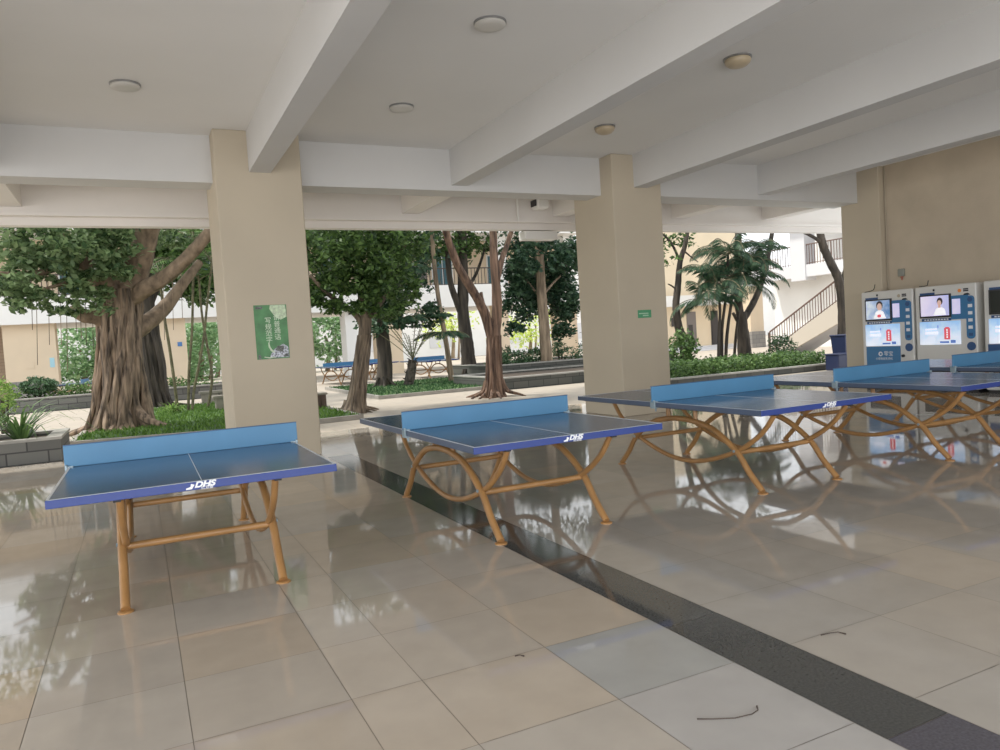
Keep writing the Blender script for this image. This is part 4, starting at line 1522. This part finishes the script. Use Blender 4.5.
# hedge of the right bed: one clipped mass
e = empty('hedge', 'long low clipped hedge filling the right bed, between the second and last pillars', 'hedge', (15.3, 16.2, 0))
n = 9000
P = np.stack([rng.uniform(-2.85, 3.0, n), rng.uniform(-.75, 1.1, n), rng.uniform(.10, .52, n) + rng.normal(0, .03, n)], 1)
quads_obj('foliage', leaves_at(P, .10), MT['leaf_hedge'], e)
b = MB()
for k in range(26):
    x, y = random.uniform(-2.7, 2.8), random.uniform(-.6, 1.0)
    b.tube([(x, y, .05), (x + random.uniform(-.1, .1), y, .35)], .012, 5)
b.build('stems', MT['bark_dark'], e)
c = at(684, 352, 17.4)
shrub('tall_shrub', 'dark leafy shrub growing against the right side of the second pillar', c, (.42, .4, .62), 1300, MT['leaf_hedge'], .12, cl=40, sp=.2)
c = at(781, 347, 17.6)
shrub('round_shrub', 'grey-green rounded shrub in the hedge bed at the foot of the stairs', c, (.42, .42, .38), 1000, MT['leaf_topiary'], .09, cl=40, sp=.2)
c = at(812, 362, 16.8)
shrub('low_shrub', 'low leafy shrub in the hedge bed beside the blue bin', c, (.5, .4, .25), 600, MT['leaf_hedge'], .1, cl=30, sp=.22)
# planting in the middle planters
for i, (px, py, Y, r, n) in enumerate(((514, 360, 25.6, (.95, .5, .36), 1300), (534, 358, 25.6, (.75, .5, .36), 1000), (500, 363, 24.6, (.4, .4, .3), 350), (573, 358, 25.6, (.5, .4, .4), 450), (586, 352, 26.2, (.5, .4, .5), 400))):
    labs = ['dark hedge shrub in the middle planter, left of the tan trunk', 'dark hedge shrub in the middle planter, touching the tan trunk', 'small leafy shrub behind the reddish forked trunk', 'leafy shrub in the middle planter under the clipped ball', 'leafy shrub half hidden by the left side of the second pillar']
    shrub('hedge_shrub', labs[i], at(px, py, Y), r, n, MT['leaf_topiary'], .11, cl=30, sp=.2)


# ------------------------------------------------------------------ benches, bins
def bench(label, c, L_, m, rz=0.0):
    e = empty('stone_bench', label, 'bench', c, rz)
    b = MB()
    b.box((0, 0, .39), (L_, .42, .08), bev=.01)
    b.build('seat', m, e)
    for s in (-1, 1):
        b = MB()
        b.box((s * (L_ / 4 - .03), 0, .175), (L_ / 2 - .08, .36, .35), bev=.01)
        b.build('support', m, e)
    return e


bench('pale stone bench on the lawn, further back of the two left of the poster pillar', (2.15, 24.3, 0.0), 1.1, MT['bench'])
bench('pale stone bench on the lawn, nearer of the two left of the poster pillar', (2.35, 21.0, 0.0), 1.3, MT['bench'])
e = empty('slatted_bench', 'dark brown box bench on the lawn just right of the poster pillar', 'bench', (3.55, 18.3, 0.0))
b = MB()
b.box((0, 0, .40), (1.05, .5, .05), bev=.01)
b.build('seat', MT['bench'], e)
b = MB()
b.box((0, 0, .19), (.98, .44, .38))
for k in range(8):
    b.box((-.43 + k * .123, -.228, .19), (.10, .02, .36))
b.build('slatted_box', MT['bench_brown'], e)

e = empty('wheeled_bin', 'tall dark blue bin standing against the last pillar', 'bin', (18.25, 14.95, 0))
b = MB()
for z0, z1, w0, w1 in ((.08, .92, .19, .25),):
    b.add([(-w0, -w0, z0), (w0, -w0, z0), (w0, w0, z0), (-w0, w0, z0), (-w1, -w1, z1), (w1, -w1, z1), (w1, w1, z1), (-w1, w1, z1)],
          [(3, 2, 1, 0), (4, 5, 6, 7), (0, 1, 5, 4), (1, 2, 6, 5), (2, 3, 7, 6), (3, 0, 4, 7)])
b.build('bin_body', MT['bin'], e)
b = MB()
b.box((0, 0, .95), (.54, .56, .05), bev=.015)
b.box((0, .29, .93), (.4, .05, .04), bev=.01)
b.build('lid', MT['bin'], e)
for s in (-1, 1):
    b = MB()
    b.tube([(s * .2, .2, .08), (s * .25, .2, .08)], .08, 14)
    b.build('wheel', MT['black'], e)
e = empty('storage_crate', 'low dark blue plastic crate on the ground in front of the tall bin', 'crate', (17.62, 14.6, 0))
b = MB()
b.box((0, 0, .22), (.62, .45, .44), bev=.02)
b.build('crate_body', MT['bin'], e)
b = MB()
b.box((0, 0, .45), (.66, .49, .035), bev=.01)
b.build('rim', MT['bin'], e)


# ------------------------------------------------------------------ courtyard buildings
def railing(name, p0, p1, parent, m, h=1.0, gap=.16, r=.02, base=.08):
    p0, p1 = Vector(p0), Vector(p1)
    d = p1 - p0
    n = max(2, int(Vector((d.x, d.y, 0)).length / gap))
    b = MB()
    b.tube([p0 + Vector((0, 0, h)), p1 + Vector((0, 0, h))], .035, 6)
    b.tube([p0 + Vector((0, 0, base)), p1 + Vector((0, 0, base))], .02, 6)
    for k in range(n + 1):
        q = p0 + d * (k / n)
        b.tube([q, q + Vector((0, 0, h))], r if k % 10 else r * 1.7, 5)
    return b.build(name, m, parent)


# back building: open arcade below, galleries above
BX, BYY = 0, 38.0
e = empty('classroom_block', 'pale classroom building across the back of the courtyard, arcade below and gallery above', 'building', (0, BYY, 0))
for x0, x1, mm in ((-5.1, -3.15, 'bldg_cream'), (1.0, 2.15, 'bldg_cream'), (9.75, 10.35, 'bldg_white'), (11.45, 12.75, 'bldg_cream'), (18.5, 19.15, 'bldg_cream'), (22.5, 23.7, 'bldg_cream'), (-12, -10.8, 'bldg_cream')):
    b = MB()
    b.bb(x0, x1, 0, 1.1, -.05, 3.45)
    b.build('arcade_column', MT[mm], e)
b = MB()
b.bb(-14, 23.8, -.25, 6.5, 3.4, 3.75)
b.bb(-14, 23.8, -.35, -.25, 3.35, 4.55)
b.build('gallery_slab', MT['bldg_white'], e)
b = MB()
b.bb(-14, 23.8, 2.2, 2.4, 3.75, 7.4)
b.build('gallery_wall', MT['bldg_cream'], e)
for x in (-9, -3, 3, 9, 12.3, 15.5, 19):
    b = MB()
    b.bb(x, x + 1.3, 2.12, 2.2, 3.75 + .9, 3.75 + 2.7)
    w = b.build('window', MT['bldg_white'], e)
    b = MB()
    b.bb(x + .07, x + .62, 2.09, 2.13, 4.72, 6.38)
    b.bb(x + .68, x + 1.23, 2.09, 2.13, 4.72, 6.38)
    b.build('pane', MT['curtain'], w)
for x in (-6, 6, 14.2, 21.5):
    b = MB()
    b.bb(x, x + 1.0, 2.12, 2.2, 3.75, 5.9)
    b.build('door', MT['door_grey'], e)
for x0, x1 in ((-14, 1.2), (2.0, 11.6), (12.4, 18.5), (19.2, 22.9)):
    railing('gallery_railing', (x0, -.3, 4.5), (x1, -.3, 4.5), e, MT['rail'], .95, .2)
for x0 in (1.3, 11.7, 18.5, 23.0):
    b = MB()
    b.bb(x0, x0 + .7, -.1, .6, 3.75, 7.3)
    b.build('gallery_column', MT['bldg_white'], e)
b = MB()
b.bb(-14, 23.8, -1.0, 6.5, 7.3, 7.7)
b.bb(-14, 23.8, -1.0, -.8, 7.7, 8.3)
b.build('upper_slab', MT['bldg_white'], e)
b = MB()
b.bb(-5.0, -3.3, -.02, .0, 0, .9)
b.build('plinth', MT['plinth'], e)
b = MB()
b.box((-4.2, -.012, 1.6), (.34, .02, .30))
b.build('meter_hatch', MT['bldg_cream'], e)
b = MB()
b.box((-3.35, -.012, 1.65), (.18, .02, .42))
b.build('notice', MT['sign_pale_blue'], e)
b = MB()
b.box((1.85, -.012, 2.15), (.2, .02, .2))
b.build('blue_plate', MT['sign_blue'], e)

# brown side wall at far left
b = MB()
b.bb(-9.0, -5.15, 40.5, 40.7, -.05, 3.4)
tag(b.build('brick_panel', brick_mat('brown_brick', (0.42, 0.31, 0.22), (0.38, 0.28, 0.2), (0.3, 0.22, 0.16), 1.0, .4, .15), origin=(-7, 40.6, 0)), 'brown block wall under the arcade at the far left edge', 'wall')

# right building: yellow ground floor, gallery running back along the side, stairs
RX = 32.0
e = empty('side_block', 'bright side building on the right of the courtyard with gallery and yellow ground floor', 'building', (RX, 26, 0))
b = MB()
b.bb(-.1, .35, -12, 5.6, 3.72, 4.35)
b.bb(.35, 5, -12, 5.6, 3.9, 4.2)
b.build('gallery_slab', MT['bldg_grey'], e)
b = MB()
b.bb(1.0, 1.2, -12, 5.6, -.05, 3.9)
b.build('ground_wall', MT['bldg_white'], e)
b = MB()
b.bb(4.2, 4.4, -12, 5.6, 4.2, 8.0)
b.build('upper_wall', MT['bldg_white'], e)
for y in (-7, 2.3):
    b = MB()
    b.bb(-.15, .65, y, y + .95, 3.55, 8.0)
    b.build('gallery_column', MT['bldg_grey'], e)
for y0, y1 in ((-12, -7), (-6.1, 2.3), (3.2, 5.5)):
    railing('gallery_railing', (0, y0, 4.35), (0, y1, 4.35), e, MT['rail_red'], 1.05, .17)
b = MB()
b.bb(-1.2, 5, -12, 5.6, 7.9, 8.3)
b.build('upper_slab', MT['bldg_white'], e)

e = empty('doorway_block', 'yellow-walled corner of the building with two dark doorways, beyond the hedge', 'building', (30, 36.5, 0))
b = MB()
b.bb(-6.0, 6.5, 0, .3, -.05, 3.0)
b.build('yellow_wall', MT['bldg_yellow'], e)
b = MB()
b.bb(-6.0, 6.5, -.6, .3, 2.75, 3.4)
b.build('canopy', MT['bldg_white'], e)
b = MB()
b.bb(-6.0, 6.5, 1.0, 1.3, 3.0, 8.0)
b.build('upper_wall', MT['bldg_yellow'], e)
for px0, px1, mm in ((688, 697, 'door_grey'), (712, 719, 'door_dark')):
    x0, x1 = at(px0, 350, 36.5).x - 30, at(px1, 350, 36.5).x - 30
    b = MB()
    b.bb(x0, x1, -.05, .02, 0, 2.4)
    d = b.build('door', MT[mm], e)
    b = MB()
    b.bb(x0 + .08, x1 - .3, -.07, -.045, .1, 1.6)
    b.build('door_leaf', MT['door_dark'], d)
b = MB()
x0 = at(671, 320, 36.5).x - 30
b.bb(x0, x0 + .45, -.04, .02, 1.55, 2.1)
b.build('small_window', MT['door_dark'], e)
for k in range(3):
    b = MB()
    b.bb(-3.2, 4.0, -1.7 + k * .4, 0, -.05 + k * .1, .05 + k * .1)
    b.build('step', MT['bldg_grey'], e)
x0, x1 = at(752, 350, 34).x - 30, at(765, 350, 34).x - 30
b = MB()
b.bb(x0, x1, -2.5, -1.6, -.05, 3.7)
b.build('column', MT['bldg_cream'], e)
b = MB()
b.bb(x0 - .35, x0 + .75, -2.9, -2.5, -.05, .95)
b.build('tiled_plinth', MT['plinth'], e)
for k, (xa, za) in enumerate(((-4.6, 4.2), (-2.6, 4.2), (-4.6, 6.0))):
    b = MB()
    b.bb(xa, xa + .7, .92, 1.0, za, za + 1.1)
    b.build('window', MT['glass_dark'], e)

# staircase: rises towards the camera along x = 23.8
SY0, SY1, SX0, SX1, RISE = 23.2, 19.75, 23.85, 25.6, 1.86
e = empty('staircase', 'outdoor concrete staircase with brown railing beside the last pillar', 'staircase', (SX0, SY0, 0))
n = 12
dy, dz = (SY1 - SY0) / n, RISE / n
poly = [(0, 0)]
for k in range(n):
    poly += [(k * dy, (k + 1) * dz), ((k + 1) * dy, (k + 1) * dz)]
poly += [(n * dy - 2.4, n * dz), (n * dy - 2.4, n * dz - .25), (n * dy, n * dz - .3), (1.5 * dy, 0)]
b = MB()
b.prism(poly, 0, .1, SX1 - SX0)
b.build('flight', MT['bldg_grey'], e)
b = MB()
b.prism([(0, 0), (0, .22), (n * dy, RISE + .22), (n * dy - 2.4, RISE + .22), (n * dy - 2.4, RISE - .55), (n * dy, RISE - .6), (1.9 * dy, 0)], 0, 0, .1)
b.build('stringer', MT['stringer'], e)
railing('railing', (.05, 0, .2), (.05, n * dy, RISE + .2), e, MT['rail_red'], .85, .13, .016)
railing('landing_railing', (.05, n * dy, RISE + .2), (.05, n * dy - 2.3, RISE + .2), e, MT['rail_red'], .85, .13, .016)
b = MB()
b.box((.05, .05, .5), (.07, .07, 1.05))
b.build('newel_post', MT['rail'], e)
b = MB()
b.bb(.2, SX1 - SX0, n * dy - 2.4, n * dy - 2.2, -.02, RISE - .25)
b.build('landing_wall', MT['bldg_grey'], e)

# far blue tables under the trees and arcade
far = [(at(341, 372, 31.5), 0.15, 'distant blue table tennis table seen between the pillar and the leafy tree'),
       (at(429, 366, 30.5), .1, 'distant blue table tennis table behind the slim palm'),
       (at(86, 392, 34.5), 1.45, 'distant blue table tennis table behind the far planter, left of the banyan'),
       (at(372, 370, 33.5), .1, 'distant blue table tennis table glimpsed between the two leafy trunks')]
for p, rz, lab in far:
    t = copy_tree(proto)
    t.location = (p.x, p.y, -.02)
    t.rotation_euler = (0, 0, rz)
    t['label'] = lab
    t['group'] = 'distant table tennis tables'

# sunlit trees beyond the arcade
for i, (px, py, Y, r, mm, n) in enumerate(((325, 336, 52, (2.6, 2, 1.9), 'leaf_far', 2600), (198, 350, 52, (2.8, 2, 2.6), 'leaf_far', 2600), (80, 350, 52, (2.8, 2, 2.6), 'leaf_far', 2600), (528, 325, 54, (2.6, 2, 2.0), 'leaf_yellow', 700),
                                           (450, 318, 56, (2.4, 2, 2.2), 'leaf_yellow', 500), (2, 350, 54, (2.5, 2, 2.4), 'leaf_far', 1600), (215, 345, 58, (3, 2, 2.6), 'leaf_far', 1800))):
    labs = ['sunlit round green tree beyond the arcade, right of the poster pillar', 'sunlit green tree beyond the arcade, left of the poster pillar', 'sunlit green tree beyond the arcade, left of the banyan trunk',
            'glowing yellow-green tree beyond the arcade, behind the tan trunk', 'glowing yellow-green foliage beyond the arcade, behind the two-stemmed tree', 'sunlit green tree beyond the arcade at the left picture edge', 'sunlit green tree far back, half hidden by the poster pillar']
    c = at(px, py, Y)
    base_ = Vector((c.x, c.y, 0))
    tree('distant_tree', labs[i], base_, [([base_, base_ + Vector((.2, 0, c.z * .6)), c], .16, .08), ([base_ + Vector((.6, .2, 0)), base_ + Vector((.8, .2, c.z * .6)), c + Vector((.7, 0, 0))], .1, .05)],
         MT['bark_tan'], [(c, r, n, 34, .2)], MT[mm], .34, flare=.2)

# pale block far behind, closing the view through the arcade
e = empty('distant_block', 'washed-out pale building far beyond the arcade', 'building', (10, 66, 0))
b = MB()
b.bb(-60, 60, 0, 6, -.05, 9)
b.build('facade', MT['bldg_white'], e)
for k in range(14):
    b = MB()
    b.bb(-50 + k * 7.2, -47.5 + k * 7.2, -.06, .02, 1.0, 2.6)
    b.build('window', MT['bldg_grey'], e)

# ------------------------------------------------------------------ light
w = bpy.data.worlds.new('World')
scn.world = w
w.use_nodes = True
nt = w.node_tree
bg = nt.nodes['Background']
bg.inputs['Color'].default_value = (0.93, 0.97, 1.0, 1)
bg.inputs['Strength'].default_value = 1.55

sun = bpy.data.lights.new('sun', 'SUN')
sun.energy = 3.8
sun.angle = math.radians(3)
sun.color = (1.0, 0.95, 0.86)
so = bpy.data.objects.new('sun', sun)
so.rotation_euler = Vector((0.42, -0.27, -0.87)).to_track_quat('-Z', 'Y').to_euler()
so.location = (0, 20, 30)
COL.objects.link(so)


def area(name, loc, target, sx, sy, power, col=(1, 1, 1)):
    l = bpy.data.lights.new(name, 'AREA')
    l.shape = 'RECTANGLE'
    l.size, l.size_y = sx, sy
    l.energy = power
    l.color = col
    o = bpy.data.objects.new(name, l)
    o.location = loc
    o.rotation_euler = (Vector(target) - Vector(loc)).to_track_quat('-Z', 'Y').to_euler()
    COL.objects.link(o)


area('rear_fill_light', (-3, -7.5, 2.2), (4, 6, 2.0), 18, 4, 320, (.97, .98, 1))  # added fill lamp behind the camera, brightens the hall
area('ceiling_fill_light', (1, -3.2, .35), (2.5, 1.5, 4.4), 16, 4, 640, (.97, .98, 1))  # added lamp near the floor, aimed up to lift the ceiling
area('left_fill_light', (-12.5, 4, 2.2), (4, 5, 2.2), 12, 4, 300, (.97, .98, 1))  # unseen fill lamp added beyond the left end of the hall

scn.view_settings.view_transform = 'Standard'
scn.view_settings.look = 'None'
scn.view_settings.exposure = 0.15
scn.view_settings.gamma = 1.1
scn.cycles.use_denoising = True
scn.cycles.max_bounces = 8
scn.cycles.diffuse_bounces = 5
